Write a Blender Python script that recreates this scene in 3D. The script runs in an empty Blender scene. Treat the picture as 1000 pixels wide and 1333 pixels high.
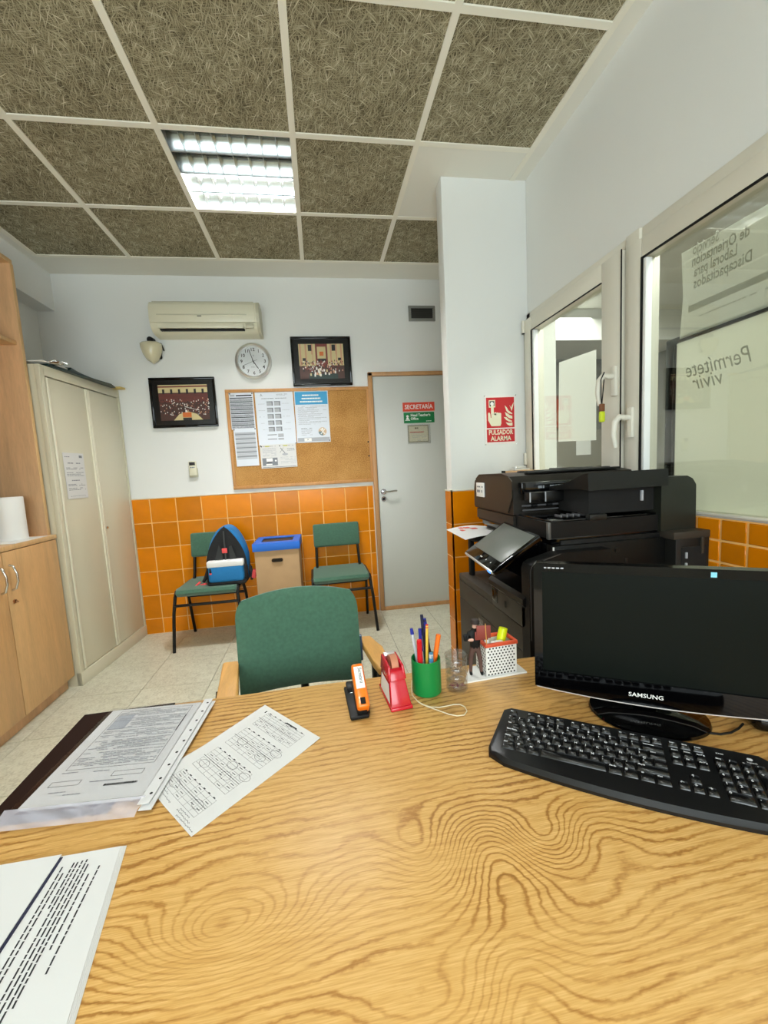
import bpy, bmesh, math, random
from mathutils import Vector, Matrix
random.seed(7)
rnd = random.Random(11)
S = bpy.context.scene
C = S.collection
R = math.radians

# ------------------------------------------------------------------ camera
def cam_basis(p, y, r):
    F = Vector((math.sin(y), math.cos(y), 0)); Rt = Vector((math.cos(y), -math.sin(y), 0)); U = Vector((0, 0, 1))
    F2 = F*math.cos(p) + U*math.sin(p); U2 = U*math.cos(p) - F*math.sin(p)
    R3 = Rt*math.cos(r) + U2*math.sin(r); U3 = U2*math.cos(r) - Rt*math.sin(r)
    return R3, U3, F2
cr, cu, cf = cam_basis(-.1053, .1507, -.0542)
cd = bpy.data.cameras.new('camera'); co = bpy.data.objects.new('camera', cd); C.objects.link(co)
M = Matrix((cr, cu, -cf)).transposed().to_4x4(); M.translation = (0, 0, 1.2645)
co.matrix_world = M
cd.sensor_fit = 'HORIZONTAL'; cd.sensor_width = 36; cd.lens = 36*536.2/1000
cd.clip_start = .02
S.camera = co
S.cycles.transparent_max_bounces = 32
# ------------------------------------------------------------------ world, light, exposure
w = bpy.data.worlds.new('world'); S.world = w; w.use_nodes = True
bg = w.node_tree.nodes['Background']; bg.inputs[0].default_value = (.75, .87, 1, 1); bg.inputs[1].default_value = 1.0
S.view_settings.view_transform = 'Standard'; S.view_settings.look = 'None'
S.view_settings.gamma = 1; S.view_settings.exposure = 0.22; S.view_settings.use_curve_mapping = False
def area(name, loc, rot, sx, sy, power, col=(1, 1, 1)):
    l = bpy.data.lights.new(name, 'AREA'); l.shape = 'RECTANGLE'; l.size = sx; l.size_y = sy; l.energy = power; l.color = col
    o = bpy.data.objects.new(name, l); C.objects.link(o); o.location = loc; o.rotation_euler = rot
    return o
area('daylight_rear_window', (-.35, -1.86, 1.62), (R(90), 0, 0), 2.3, 1.35, 66, (.86, .97, 1))
area('hall_light', (2.4, 2.4, 2.75), (0, 0, 0), 1.2, 4.0, 125, (.97, 1, .93))
LUM = [(-.313, 2.435, 165), (-.313, .035, 30), (-.313, -1.165, 30)]  # only the first is in view; the other two are added light
for x, y, p in LUM:
    area('luminaire_light', (x, y+.145, 2.912), (0, 0, 0), .54, .27, p, (1, .98, .96))

# ------------------------------------------------------------------ materials
def lin(c):
    return tuple(((v/255)/12.92 if v/255 <= .04045 else ((v/255+.055)/1.055)**2.4) for v in c)
MC = {}
def mat(name, col, rough=.6, metal=0, spec=.5, emit=0, coat=0, noise=None, bump=None, sheen=0):
    if name in MC: return MC[name]
    m = bpy.data.materials.new(name); m.use_nodes = True; nt = m.node_tree; b = nt.nodes['Principled BSDF']
    c = lin(col)
    b.inputs['Base Color'].default_value = (*c, 1); b.inputs['Roughness'].default_value = rough
    b.inputs['Metallic'].default_value = metal; b.inputs['Specular IOR Level'].default_value = spec
    b.inputs['Coat Weight'].default_value = coat
    if sheen: b.inputs['Sheen Weight'].default_value = sheen
    if emit:
        b.inputs['Emission Color'].default_value = (*c, 1); b.inputs['Emission Strength'].default_value = emit
    tc = nt.nodes.new('ShaderNodeTexCoord')
    if noise:   # (scale, amount, detail)
        n = nt.nodes.new('ShaderNodeTexNoise'); n.inputs['Scale'].default_value = noise[0]; n.inputs['Detail'].default_value = 5
        mp = nt.nodes.new('ShaderNodeMapping'); mp.inputs['Scale'].default_value = noise[2] if len(noise) > 2 else (1, 1, 1)
        nt.links.new(tc.outputs['Object'], mp.inputs[0]); nt.links.new(mp.outputs[0], n.inputs['Vector'])
        r = nt.nodes.new('ShaderNodeValToRGB'); a = noise[1]
        r.color_ramp.elements[0].position = .3; r.color_ramp.elements[1].position = .7
        r.color_ramp.elements[0].color = (*[v*(1-a) for v in c], 1); r.color_ramp.elements[1].color = (*[min(1, v*(1+a)) for v in c], 1)
        nt.links.new(n.outputs[0], r.inputs[0]); nt.links.new(r.outputs[0], b.inputs['Base Color'])
    if bump:    # (scale, strength, dist)
        n2 = nt.nodes.new('ShaderNodeTexNoise'); n2.inputs['Scale'].default_value = bump[0]; n2.inputs['Detail'].default_value = 4
        nt.links.new(tc.outputs['Object'], n2.inputs['Vector'])
        bp = nt.nodes.new('ShaderNodeBump'); bp.inputs['Strength'].default_value = bump[1]; bp.inputs['Distance'].default_value = bump[2]
        nt.links.new(n2.outputs[0], bp.inputs['Height']); nt.links.new(bp.outputs[0], b.inputs['Normal'])
    MC[name] = m
    return m
class NG:
    """tiny helper to write node maths"""
    def __init__(s, nt): s.nt = nt
    def n(s, t, **kw):
        o = s.nt.nodes.new(t)
        for k, v in kw.items(): setattr(o, k, v)
        return o
    def put(s, sock, v):
        if hasattr(v, 'is_output'): s.nt.links.new(v, sock)
        else: sock.default_value = v
    def m(s, op, a, b=0.0, c=None):
        o = s.n('ShaderNodeMath', operation=op); s.put(o.inputs[0], a); s.put(o.inputs[1], b)
        if c is not None: s.put(o.inputs[2], c)
        return o.outputs[0]
    def noise(s, vec, scale, detail=3, dist=0, sc=(1, 1, 1), rot=(0, 0, 0), off=(0, 0, 0)):
        mp = s.n('ShaderNodeMapping'); mp.inputs['Scale'].default_value = sc; mp.inputs['Rotation'].default_value = rot; mp.inputs['Location'].default_value = off
        s.nt.links.new(vec, mp.inputs[0])
        o = s.n('ShaderNodeTexNoise'); o.inputs['Scale'].default_value = scale; o.inputs['Detail'].default_value = detail; o.inputs['Distortion'].default_value = dist
        s.nt.links.new(mp.outputs[0], o.inputs['Vector']); return o.outputs[0]
    def ramp(s, v, stops):
        r = s.n('ShaderNodeValToRGB'); e = r.color_ramp.elements
        while len(e) < len(stops): e.new(.5)
        for i, (p, c) in enumerate(stops): e[i].position = p; e[i].color = (*lin(c), 1) if len(c) == 3 else c
        s.nt.links.new(v, r.inputs[0]); return r.outputs[0]
def newmat(name):
    m = bpy.data.materials.new(name); m.use_nodes = True; MC[name] = m
    return m, NG(m.node_tree), m.node_tree.nodes['Principled BSDF']

def oak():
    m, g, b = newmat('oak_desk')
    tc = g.n('ShaderNodeTexCoord'); v = tc.outputs['Object']
    sx = g.n('ShaderNodeSeparateXYZ'); m.node_tree.links.new(v, sx.inputs[0]); X, Y = g.m('ADD', sx.outputs[0], .4), g.m('ADD', sx.outputs[1], .6)      # desk coordinates in room metres
    F = g.m('MULTIPLY', g.m('ADD', Y, g.m('MULTIPLY', X, -.04)), 27.0)
    n1 = g.noise(v, 1.0, 2, .0, sc=(2.6, 8, 1)); F = g.m('ADD', F, g.m('MULTIPLY', n1, 1.1))
    n2 = g.noise(v, 1.0, 3, 0, sc=(16, 30, 1), off=(3, 1, 0)); F = g.m('ADD', F, g.m('MULTIPLY', n2, .46))
    n3 = g.noise(v, 1.0, 3, 0, sc=(90, 130, 1), off=(3, 1, 0)); F = g.m('ADD', F, g.m('MULTIPLY', n3, .18))
    def bump(cx, cy, rx, ry, A, F):
        dx = g.m('DIVIDE', g.m('SUBTRACT', X, cx), rx); dy = g.m('DIVIDE', g.m('SUBTRACT', Y, cy), ry)
        d = g.m('ADD', g.m('MULTIPLY', dx, dx), g.m('MULTIPLY', dy, dy))
        return g.m('ADD', F, g.m('MULTIPLY', g.m('POWER', 2.718, g.m('MULTIPLY', d, -1.0)), A))
    for a in GRAIN: F = bump(*a, F)
    s = g.m('SINE', g.m('MULTIPLY', F, 6.2832 * 2.4))
    n4 = g.noise(v, 1.0, 2, 0, sc=(5, 8, 1), off=(7, 2, 0))
    line = g.m('POWER', g.m('ADD', g.m('MULTIPLY', s, .5), .5), 5.0)
    amt = g.m('MULTIPLY', line, g.m('MAXIMUM', 0.3, g.m('MINIMUM', 1.0, g.m('MULTIPLY', g.m('SUBTRACT', n4, .33), 3.0))))
    pore = g.noise(v, 1.0, 3, 0, sc=(28, 620, 1))
    pore2 = g.noise(v, 1.0, 2, 0, sc=(14, 190, 1), off=(1, 4, 0))
    t = g.m('ADD', g.m('MULTIPLY', amt, .48), g.m('ADD', g.m('MULTIPLY', pore, .50), g.m('MULTIPLY', pore2, .26)))
    col = g.ramp(t, [(.22, (226, 184, 118)), (.42, (206, 160, 90)), (.66, (172, 122, 58)), (1.0, (136, 92, 40))])
    m.node_tree.links.new(col, b.inputs['Base Color'])
    b.inputs['Roughness'].default_value = .38; b.inputs['Specular IOR Level'].default_value = .45
    bp = g.n('ShaderNodeBump'); bp.inputs['Strength'].default_value = .12; bp.inputs['Distance'].default_value = .0006
    m.node_tree.links.new(pore, bp.inputs['Height']); m.node_tree.links.new(bp.outputs[0], b.inputs['Normal'])
    return m
GRAIN = [(-.150, .493, .105, .052, 4.0), (-.165, .490, .035, .018, .6), (.11, .545, .050, .055, 1.9), (.215, .50, .055, .085, -2.5), (.30, .53, .050, .045, 1.9), (.38, .51, .05, .05, -1.2),
         (.07, .365, .09, .040, 1.7), (.175, .36, .045, .05, -1.5), (.30, .41, .10, .04, .9), (-.36, .57, .14, .05, .8), (-.02, .57, .10, .04, .8)]

def beech(name, c, sc=(3, 3, .35), a=.10):
    m, g, b = newmat(name)
    tc = g.n('ShaderNodeTexCoord'); v = tc.outputs['Object']
    n = g.noise(v, 6, 5, .6, sc=sc); n2 = g.noise(v, 60, 3, 0, sc=sc)
    t = g.m('ADD', g.m('MULTIPLY', n, .7), g.m('MULTIPLY', n2, .3))
    col = g.ramp(t, [(.3, tuple(int(x*(1-a)) for x in c)), (.7, tuple(min(255, int(x*(1+a*.6))) for x in c))])
    m.node_tree.links.new(col, b.inputs['Base Color']); b.inputs['Roughness'].default_value = .45
    return m

def fibre():
    m, g, b = newmat('wood_wool')
    tc = g.n('ShaderNodeTexCoord'); v0 = tc.outputs['Object']
    wn = g.n('ShaderNodeTexNoise'); wn.inputs['Scale'].default_value = 9; wn.inputs['Detail'].default_value = 2
    m.node_tree.links.new(v0, wn.inputs['Vector'])
    mx = g.n('ShaderNodeVectorMath', operation='SCALE'); m.node_tree.links.new(wn.outputs['Color'], mx.inputs[0]); mx.inputs['Scale'].default_value = .04
    ad = g.n('ShaderNodeVectorMath', operation='ADD'); m.node_tree.links.new(v0, ad.inputs[0]); m.node_tree.links.new(mx.outputs[0], ad.inputs[1])
    v = ad.outputs[0]; t = None
    for i, (a, sc) in enumerate([(12, (13, 290, 1)), (58, (11, 260, 1)), (101, (13, 300, 1)), (147, (11, 250, 1)), (80, (14, 240, 1))]):
        # rotate first, then stretch: streaks in five directions
        rt = g.n('ShaderNodeMapping'); rt.inputs['Rotation'].default_value = (0, 0, R(a)); rt.inputs['Location'].default_value = (i*3.7, i*1.3, 0)
        m.node_tree.links.new(v, rt.inputs[0])
        k = g.noise(rt.outputs[0], 1.0, 1, 0, sc=sc)
        t = k if t is None else g.m('MAXIMUM', t, k)
    big = g.noise(v0, 3, 2)
    t2 = g.m('ADD', t, g.m('MULTIPLY', g.m('SUBTRACT', big, .5), .10))
    col = g.ramp(t2, [(.49, (74, 66, 50)), (.60, (150, 142, 116)), (.69, (182, 174, 148)), (.79, (232, 226, 204))])
    m.node_tree.links.new(col, b.inputs['Base Color']); b.inputs['Roughness'].default_value = .9; b.inputs['Specular IOR Level'].default_value = .1
    bp = g.n('ShaderNodeBump'); bp.inputs['Strength'].default_value = .6; bp.inputs['Distance'].default_value = .004
    m.node_tree.links.new(t, bp.inputs['Height']); m.node_tree.links.new(bp.outputs[0], b.inputs['Normal'])
    return m

def terrazzo():
    m, g, b = newmat('terrazzo')
    tc = g.n('ShaderNodeTexCoord'); v = tc.outputs['Object']
    n = g.noise(v, 90, 3); n2 = g.noise(v, 4, 3); n3 = g.noise(v, 26, 4)
    t = g.m('ADD', g.m('MULTIPLY', n, .45), g.m('ADD', g.m('MULTIPLY', n2, .25), g.m('MULTIPLY', n3, .3)))
    col = g.ramp(t, [(.36, (180, 177, 156)), (.5, (206, 205, 184)), (.64, (220, 220, 202))])
    m.node_tree.links.new(col, b.inputs['Base Color']); b.inputs['Roughness'].default_value = .33
    return m
def cork():
    m, g, b = newmat('cork')
    tc = g.n('ShaderNodeTexCoord'); v = tc.outputs['Object']
    n = g.noise(v, 160, 3); n2 = g.noise(v, 5, 4)
    t = g.m('ADD', g.m('MULTIPLY', n, .7), g.m('MULTIPLY', n2, .3))
    col = g.ramp(t, [(.36, (146, 98, 44)), (.5, (182, 132, 68)), (.64, (204, 156, 92))])
    m.node_tree.links.new(col, b.inputs['Base Color']); b.inputs['Roughness'].default_value = .9
    return m
def glazed(name, c):
    m, g, b = newmat(name)
    tc = g.n('ShaderNodeTexCoord'); v = tc.outputs['Object']; oi = g.n('ShaderNodeObjectInfo')
    n = g.noise(v, 7, 4); t = g.m('ADD', g.m('MULTIPLY', n, .6), g.m('MULTIPLY', oi.outputs['Random'], .4))
    col = g.ramp(t, [(.25, tuple(int(x*.9) for x in c)), (.75, tuple(min(255, int(x*1.07)) for x in c))])
    m.node_tree.links.new(col, b.inputs['Base Color']); b.inputs['Roughness'].default_value = .2; b.inputs['Specular IOR Level'].default_value = .35
    return m
def glassmat(name, tint=(235, 240, 238), ior=1.5, rough=0.0):
    m = bpy.data.materials.new(name); m.use_nodes = True; nt = m.node_tree; nt.nodes.clear(); g = NG(nt)
    o = g.n('ShaderNodeOutputMaterial'); mx = g.n('ShaderNodeMixShader')
    lw = g.n('ShaderNodeLayerWeight'); lw.inputs['Blend'].default_value = .5; f0 = ((ior-1)/(ior+1))**2
    fac = g.m('ADD', f0, g.m('MULTIPLY', g.m('POWER', lw.outputs['Facing'], 5.0), 1-f0))
    t = g.n('ShaderNodeBsdfTransparent'); t.inputs[0].default_value = (*lin(tint), 1)
    gl = g.n('ShaderNodeBsdfGlossy'); gl.inputs['Roughness'].default_value = rough
    nt.links.new(fac, mx.inputs[0])
    nt.links.new(t.outputs[0], mx.inputs[1]); nt.links.new(gl.outputs[0], mx.inputs[2]); nt.links.new(mx.outputs[0], o.inputs[0])
    return m

WHITE = mat('white_plaster', (232, 233, 230), .85, bump=(60, .08, .002), noise=(1.2, .02))
CEILW = mat('ceiling_plaster', (236, 234, 224), .85, bump=(60, .05, .002))
RAIL = mat('rail_white', (244, 240, 226), .5)
OAK = oak(); BEECH = beech('beech', (216, 172, 128)); BEECHD = beech('beech_doors', (212, 168, 116)); BEECHE = beech('beech_edge', (220, 180, 128))
FRAMEW = beech('door_frame_wood', (190, 142, 92)); ARMW = beech('arm_wood', (214, 160, 84), (4, .6, 4))
FIBRE = fibre(); TERR = terrazzo(); CORK = cork()
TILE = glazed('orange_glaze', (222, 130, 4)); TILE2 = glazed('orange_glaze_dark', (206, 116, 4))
GROUT = mat('grout', (250, 196, 116), .8); FGROUT = mat('floor_grout', (120, 114, 98), .9)
GLASS = glassmat('window_glass', (248, 250, 246), 1.75)
CLEAR = glassmat('clear_plastic', (248, 248, 248), 1.8, .05); SLEEVE = glassmat('sleeve_plastic', (252, 252, 253), 1.3, .12)
PVC = mat('white_pvc', (228, 224, 210), .35); STEEL = mat('cabinet_steel', (214, 208, 184), .42); STEELE = mat('cabinet_steel_light', (232, 226, 204), .42)
BLACK = mat('black_plastic', (10, 10, 10), .35, spec=.35); GLOSSB = mat('gloss_black', (4, 4, 5), .07, spec=.4); MATB = mat('matt_black', (16, 16, 16), .55, spec=.25)
CHAR = mat('charcoal_plastic', (60, 55, 48), .5, spec=.25, bump=(300, .1, .001)); CHARD = mat('dark_charcoal', (26, 26, 24), .42, spec=.3); CHROME = mat('chrome', (210, 210, 208), .18, 1); ALU = mat('aluminium', (226, 226, 224), .3, .85)
FAB = mat('green_fabric', (66, 104, 84), .95, sheen=.3, noise=(90, .12), bump=(500, .4, .001))
PAPER = mat('paper', (218, 218, 216), .8); PAPERB = mat('paper_cool', (222, 228, 236), .8); INK = mat('ink', (40, 40, 44), .8); INKG = mat('ink_grey', (128, 132, 138), .8); INKL = mat('ink_light', (176, 180, 186), .8)
LABELW = mat('label_white', (240, 240, 236), .5); CREAM = mat('cream_plastic', (226, 222, 198), .35); CREAMD = mat('cream_shade', (196, 192, 168), .4)
REDP = mat('red_plastic', (190, 14, 36), .22, coat=.4); SIGNR = mat('sign_red', (196, 18, 28), .35); SIGNO = mat('sign_orange_red', (222, 70, 42), .4); SIGNG = mat('sign_green', (10, 120, 62), .35)
GREENP = mat('green_plastic', (8, 130, 62), .3); ORANGEP = mat('orange_plastic', (244, 122, 22), .28, coat=.3); YEL = mat('highlighter_yellow', (226, 240, 20), .35)
BLUEF = mat('blue_nylon', (22, 120, 184), .7, bump=(40, .5, .006)); BLACKF = mat('black_nylon', (14, 14, 17), .75, bump=(60, .5, .004)); CORAL = mat('coral_strap', (236, 84, 84), .7)
WHITEF = mat('white_canvas', (236, 236, 236), .8); CARD = mat('brown_cardboard', (186, 152, 112), .85, noise=(8, .06)); BLUEC = mat('blue_card', (28, 108, 212), .5)
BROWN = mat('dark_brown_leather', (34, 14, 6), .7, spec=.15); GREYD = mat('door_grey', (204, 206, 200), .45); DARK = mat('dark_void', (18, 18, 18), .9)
TARP = mat('dark_green_plastic', (16, 44, 44), .3); YCARD = mat('yellow_folder', (222, 196, 120), .7); SKIN = mat('skin', (222, 178, 158), .6); TROUS = mat('brown_cloth', (92, 66, 58), .8); REDB = mat('red_brown_board', (138, 58, 48), .6)
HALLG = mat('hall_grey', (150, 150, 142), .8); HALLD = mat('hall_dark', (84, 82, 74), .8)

def sheetmat(name, c):
    m, g, b = newmat(name); nt = m.node_tree; out = nt.nodes['Material Output']
    b.inputs['Base Color'].default_value = (*lin(c), 1); b.inputs['Roughness'].default_value = .8
    tr = g.n('ShaderNodeBsdfTranslucent'); tr.inputs[0].default_value = (*lin(c), 1); mx = g.n('ShaderNodeMixShader'); mx.inputs[0].default_value = .5
    nt.links.new(b.outputs[0], mx.inputs[1]); nt.links.new(tr.outputs[0], mx.inputs[2]); nt.links.new(mx.outputs[0], out.inputs[0])
    return m
def filmmat(name, c, a):
    m, g, b = newmat(name); b.inputs['Base Color'].default_value = (*lin(c), 1); b.inputs['Roughness'].default_value = .12; b.inputs['Alpha'].default_value = a; b.inputs['Coat Weight'].default_value = .6
    return m
# ------------------------------------------------------------------ mesh builder
def FR(o, x, y):
    x = Vector(x).normalized(); y = Vector(y).normalized(); z = x.cross(y)
    m = Matrix((x, y, z)).transposed().to_4x4(); m.translation = o
    return m
I4 = Matrix.Identity(4)
def TR(x, y, z, rz=0, rx=0, ry=0): return Matrix.Translation((x, y, z)) @ Matrix.Rotation(rz, 4, 'Z') @ Matrix.Rotation(ry, 4, 'Y') @ Matrix.Rotation(rx, 4, 'X')
class MB:
    def __init__(s, M=None): s.bm = bmesh.new(); s.M = M or I4; s.mi = 0
    def _fin(s, verts, faces, M):
        T = s.M @ M if M else s.M
        for v in verts: v.co = T @ v.co
        for f in faces: f.material_index = s.mi
    def box(s, x0, x1, y0, y1, z0, z1, bev=0, seg=2, M=None, taper=None):
        t = bmesh.new(); bmesh.ops.create_cube(t, size=1)
        for v in t.verts:
            v.co = Vector((x0 if v.co.x < 0 else x1, y0 if v.co.y < 0 else y1, z0 if v.co.z < 0 else z1))
        if taper:
            cx, cy = (x0+x1)/2, (y0+y1)/2
            for v in t.verts:
                if v.co.z > (z0+z1)/2: v.co.x = cx+(v.co.x-cx)*taper[0]; v.co.y = cy+(v.co.y-cy)*taper[1]
        if bev: bmesh.ops.bevel(t, geom=t.edges[:], offset=bev, segments=seg, affect='EDGES', profile=.5)
        s._merge(t, M); return s
    def _merge(s, t, M=None):
        T = s.M @ M if M else s.M
        mp = {}
        for v in t.verts: mp[v] = s.bm.verts.new(T @ v.co)
        for f in t.faces:
            try: nf = s.bm.faces.new([mp[v] for v in f.verts]); nf.material_index = s.mi
            except ValueError: pass
        t.free()
    def cyl(s, p0, p1, r0, r1=None, n=16, M=None, cap=True, bev=0):
        r1 = r0 if r1 is None else r1; p0 = Vector(p0); p1 = Vector(p1); d = (p1-p0); L = d.length
        q = d.normalized().to_track_quat('Z', 'Y').to_matrix().to_4x4(); q.translation = p0
        t = bmesh.new()
        a = [t.verts.new(q @ Vector((r0*math.cos(2*math.pi*i/n), r0*math.sin(2*math.pi*i/n), 0))) for i in range(n)]
        b = [t.verts.new(q @ Vector((r1*math.cos(2*math.pi*i/n), r1*math.sin(2*math.pi*i/n), L))) for i in range(n)]
        for i in range(n): t.faces.new((a[i], a[(i+1) % n], b[(i+1) % n], b[i]))
        if cap: t.faces.new(a[::-1]); t.faces.new(b)
        s._merge(t, M); return s
    def tube(s, pts, r, n=8, M=None, closed=False):
        pts = [Vector(p) for p in pts]; t = bmesh.new(); rings = []; up = None
        N = len(pts)
        for i, p in enumerate(pts):
            if closed: d = (pts[(i+1) % N]-pts[i-1])
            else: d = (pts[min(i+1, N-1)]-pts[max(i-1, 0)])
            d.normalize()
            if up is None: up = d.orthogonal().normalized()
            up = (up-d*up.dot(d)).normalized(); sd = d.cross(up)
            rr = r[i] if isinstance(r, (list, tuple)) else r
            rings.append([t.verts.new(p+up*rr*math.cos(2*math.pi*k/n)+sd*rr*math.sin(2*math.pi*k/n)) for k in range(n)])
        for i in range(N if closed else N-1):
            A, B = rings[i], rings[(i+1) % N]
            for k in range(n): t.faces.new((A[k], A[(k+1) % n], B[(k+1) % n], B[k]))
        if not closed: t.faces.new(rings[0][::-1]); t.faces.new(rings[-1])
        s._merge(t, M); return s
    def prism(s, poly, h, M=None, bev=0, seg=2):
        """poly in local XY, extruded along +Z by h"""
        t = bmesh.new(); n = len(poly)
        a = [t.verts.new((p[0], p[1], 0)) for p in poly]; b = [t.verts.new((p[0], p[1], h)) for p in poly]
        t.faces.new(a[::-1]); t.faces.new(b)
        for i in range(n): t.faces.new((a[i], a[(i+1) % n], b[(i+1) % n], b[i]))
        bmesh.ops.recalc_face_normals(t, faces=t.faces[:])
        if bev:
            bmesh.ops.bevel(t, geom=[e for e in t.edges if abs(e.verts[0].co.z-e.verts[1].co.z) < 1e-9], offset=bev, segments=seg, affect='EDGES', profile=.5)
        s._merge(t, M); return s
    def poly(s, pts, M=None):
        t = bmesh.new(); t.faces.new([t.verts.new(p) for p in pts]); s._merge(t, M); return s
    def rect(s, x0, x1, y0, y1, z=0, M=None): return s.poly([(x0, y0, z), (x1, y0, z), (x1, y1, z), (x0, y1, z)], M)
    def disc(s, cx, cy, r, z=0, n=24, M=None, ry=None):
        ry = ry or r
        return s.poly([(cx+r*math.cos(2*math.pi*i/n), cy+ry*math.sin(2*math.pi*i/n), z) for i in range(n)], M)
    def lathe(s, prof, cx=0, cy=0, n=28, M=None, sy=1):
        t = bmesh.new(); rings = []
        for r, z in prof:
            rings.append([t.verts.new((cx+max(r, 1e-5)*math.cos(2*math.pi*k/n), cy+max(r, 1e-5)*sy*math.sin(2*math.pi*k/n), z)) for k in range(n)])
        for A, B in zip(rings, rings[1:]):
            for k in range(n): t.faces.new((A[k], A[(k+1) % n], B[(k+1) % n], B[k]))
        s._merge(t, M); return s
    def line(s, p0, p1, wd, z=0, M=None):
        p0 = Vector((*p0, 0)); p1 = Vector((*p1, 0)); d = (p1-p0).normalized(); q = Vector((-d.y, d.x, 0))*wd/2; u = Vector((0, 0, z))
        return s.poly([p0-q+u, p1-q+u, p1+q+u, p0+q+u], M)
    def dashes(s, x0, x1, y, h, z=0, M=None, dens=.85, wl=(.006, .02), sp=.0025):
        x = x0
        while x < x1:
            L = rnd.uniform(*wl)*1.0
            if rnd.random() < dens: s.rect(x, min(x+L, x1), y-h/2, y+h/2, z, M)
            x += L+sp
        return s
    def text(s, txt, size, M, align='LEFT', bold=0, depth=0, shear=0, sx=1):
        cu = bpy.data.curves.new('t', 'FONT'); cu.body = txt; cu.size = size; cu.align_x = align; cu.align_y = 'CENTER'; cu.offset = bold; cu.extrude = depth; cu.shear = shear; cu.resolution_u = 2
        o = bpy.data.objects.new('t', cu); me = bpy.data.meshes.new_from_object(o)
        t = bmesh.new(); t.from_mesh(me); T = Matrix.Diagonal((sx, 1, 1, 1))
        for v in t.verts: v.co = T @ v.co
        s._merge(t, M)
        bpy.data.objects.remove(o); bpy.data.curves.remove(cu); bpy.data.meshes.remove(me)
        return s
PW = {}
def build(name, mb, mats, parent=None, local=False, kind=None, smooth=True, merge=False):
    if not isinstance(mats, (list, tuple)): mats = [mats]
    me = bpy.data.meshes.new(name)
    if merge and len(mb.bm.verts) < 20000: bmesh.ops.remove_doubles(mb.bm, verts=mb.bm.verts[:], dist=1e-6)
    if parent is not None and not local:
        mb.bm.transform(PW[parent].inverted())
    mb.bm.to_mesh(me); mb.bm.free()
    for m in mats: me.materials.append(m)
    if smooth:
        me.shade_smooth(); me.set_sharp_from_angle(angle=R(38))
    o = bpy.data.objects.new(name, me); C.objects.link(o)
    if parent is not None: o.parent = parent; PW[o] = PW[parent]
    else: PW[o] = I4
    if name == 'print': kind = 'stuff'
    if kind: o['kind'] = kind
    return o
def struct(name, mb, mats, **k): return build(name, mb, mats, kind='structure', **k)
def tag(o, label, cat, group=None):
    o['label'] = label; o['category'] = cat
    if group: o['group'] = group
    return o
def thing(name, label, cat, loc=(0, 0, 0), rz=0, group=None):
    o = bpy.data.objects.new(name, None); C.objects.link(o); o.empty_display_size = .05
    o.location = loc; o.rotation_euler = (0, 0, rz); PW[o] = TR(*loc, rz)
    return tag(o, label, cat, group)
def dup(root, loc, rz, label, group=None):
    def cp(o, par):
        c = o.copy(); C.objects.link(c)
        if par: c.parent = par
        for ch in [x for x in C.objects if x.parent == o]: cp(ch, c)
        return c
    r = cp(root, None); r.location = loc; r.rotation_euler = (0, 0, rz); r['label'] = label
    if group: r['group'] = group
    return r
def lab(o, l): o['label'] = l; return o

# ================================================================== ROOM SHELL
H = 2.841; YB = 3.579; XL = -2.0; XR = 1.27; YR = -1.9
XC = 1.345           # right wall beyond the pillar
fl = struct('floor', MB().box(XL-.1, 4.4, YR-.1, 6.1, -.08, -.004), FGROUT)
px = [.055+.405*i for i in range(-5, 4) if .055+.405*i < 1.3]; tx = [XL]+px[0:]+[XC]
py = [YB-.17-.4*i for i in range(0, 13)]
ty = sorted([YB]+[y for y in py if y > YR]+[YR])
fm = {}
for i in range(len(tx)-1):
    for j in range(len(ty)-1):
        x0, x1, y0, y1 = tx[i], tx[i+1], ty[j], ty[j+1]
        key = (round(x1-x0, 3), round(y1-y0, 3))
        if key not in fm:
            o = build('tile', MB().box(0, x1-x0-.0028, 0, y1-y0-.0028, -.02, 0), TERR, fl, local=True, smooth=False); fm[key] = o.data
        else:
            o = bpy.data.objects.new('tile', fm[key]); C.objects.link(o); o.parent = fl
        o.location = (x0+.0014, y0+.0014, rnd.uniform(-.0003, .0003)); 

# back wall
wb = struct('wall_back', MB().box(XL-.1, XC+.1, YB, YB+.12, 0, H+.12), WHITE)
def tile_wall(parent, o, xd, length, rows, starts, mats, thick=.0055, proud=.0):
    """o origin (on the wall plane), xd unit direction along the wall; outward normal = xd x z"""
    Mx = FR(o, xd, (0, 0, 1))
    cache = {}
    for (z0, z1) in rows:
        for a, b in zip(starts, starts[1:]):
            k = (round(b-a, 3), round(z1-z0, 3))
            if k not in cache:
                t = build('tile', MB().box(0, b-a-.0075, 0, z1-z0-.0075, 0, thick, bev=.0018, seg=1), mats, parent, local=True); cache[k] = t.data
            else:
                t = bpy.data.objects.new('tile', cache[k]); C.objects.link(t); t.parent = parent
            t.matrix_local = PW[parent].inverted() @ Mx @ Matrix.Translation((a+.00375, z0+.00375, rnd.uniform(-.0004, .0004)))
rows = [(0, .128), (.128, .326), (.326, .526), (.526, .726), (.726, .925), (.925, 1.121)]
g = build('grout', MB().box(XL, .455, YB-.006, YB+.001, 0, 1.122), GROUT, wb, smooth=False)
st = [XL+.04]+[-1.76+.197*i for i in range(0, 12)]
st = [s for s in st if s < .44]; st[0] = XL; st.append(.455)
tile_wall(wb, (0, YB-.004, 0), (1, 0, 0), 1, rows, st, [TILE])
build('tile_cap', MB().box(XL, .455, YB-.013, YB, 1.122, 1.13, bev=.003), PVC, wb)
# left wall + beam
struct('wall_left', MB().box(XL-.12, XL, YR-.1, YB, 0, H+.12), WHITE)
struct('trim_1', MB().box(XL, -1.877, YR, YB, 2.572, H), WHITE)
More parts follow.
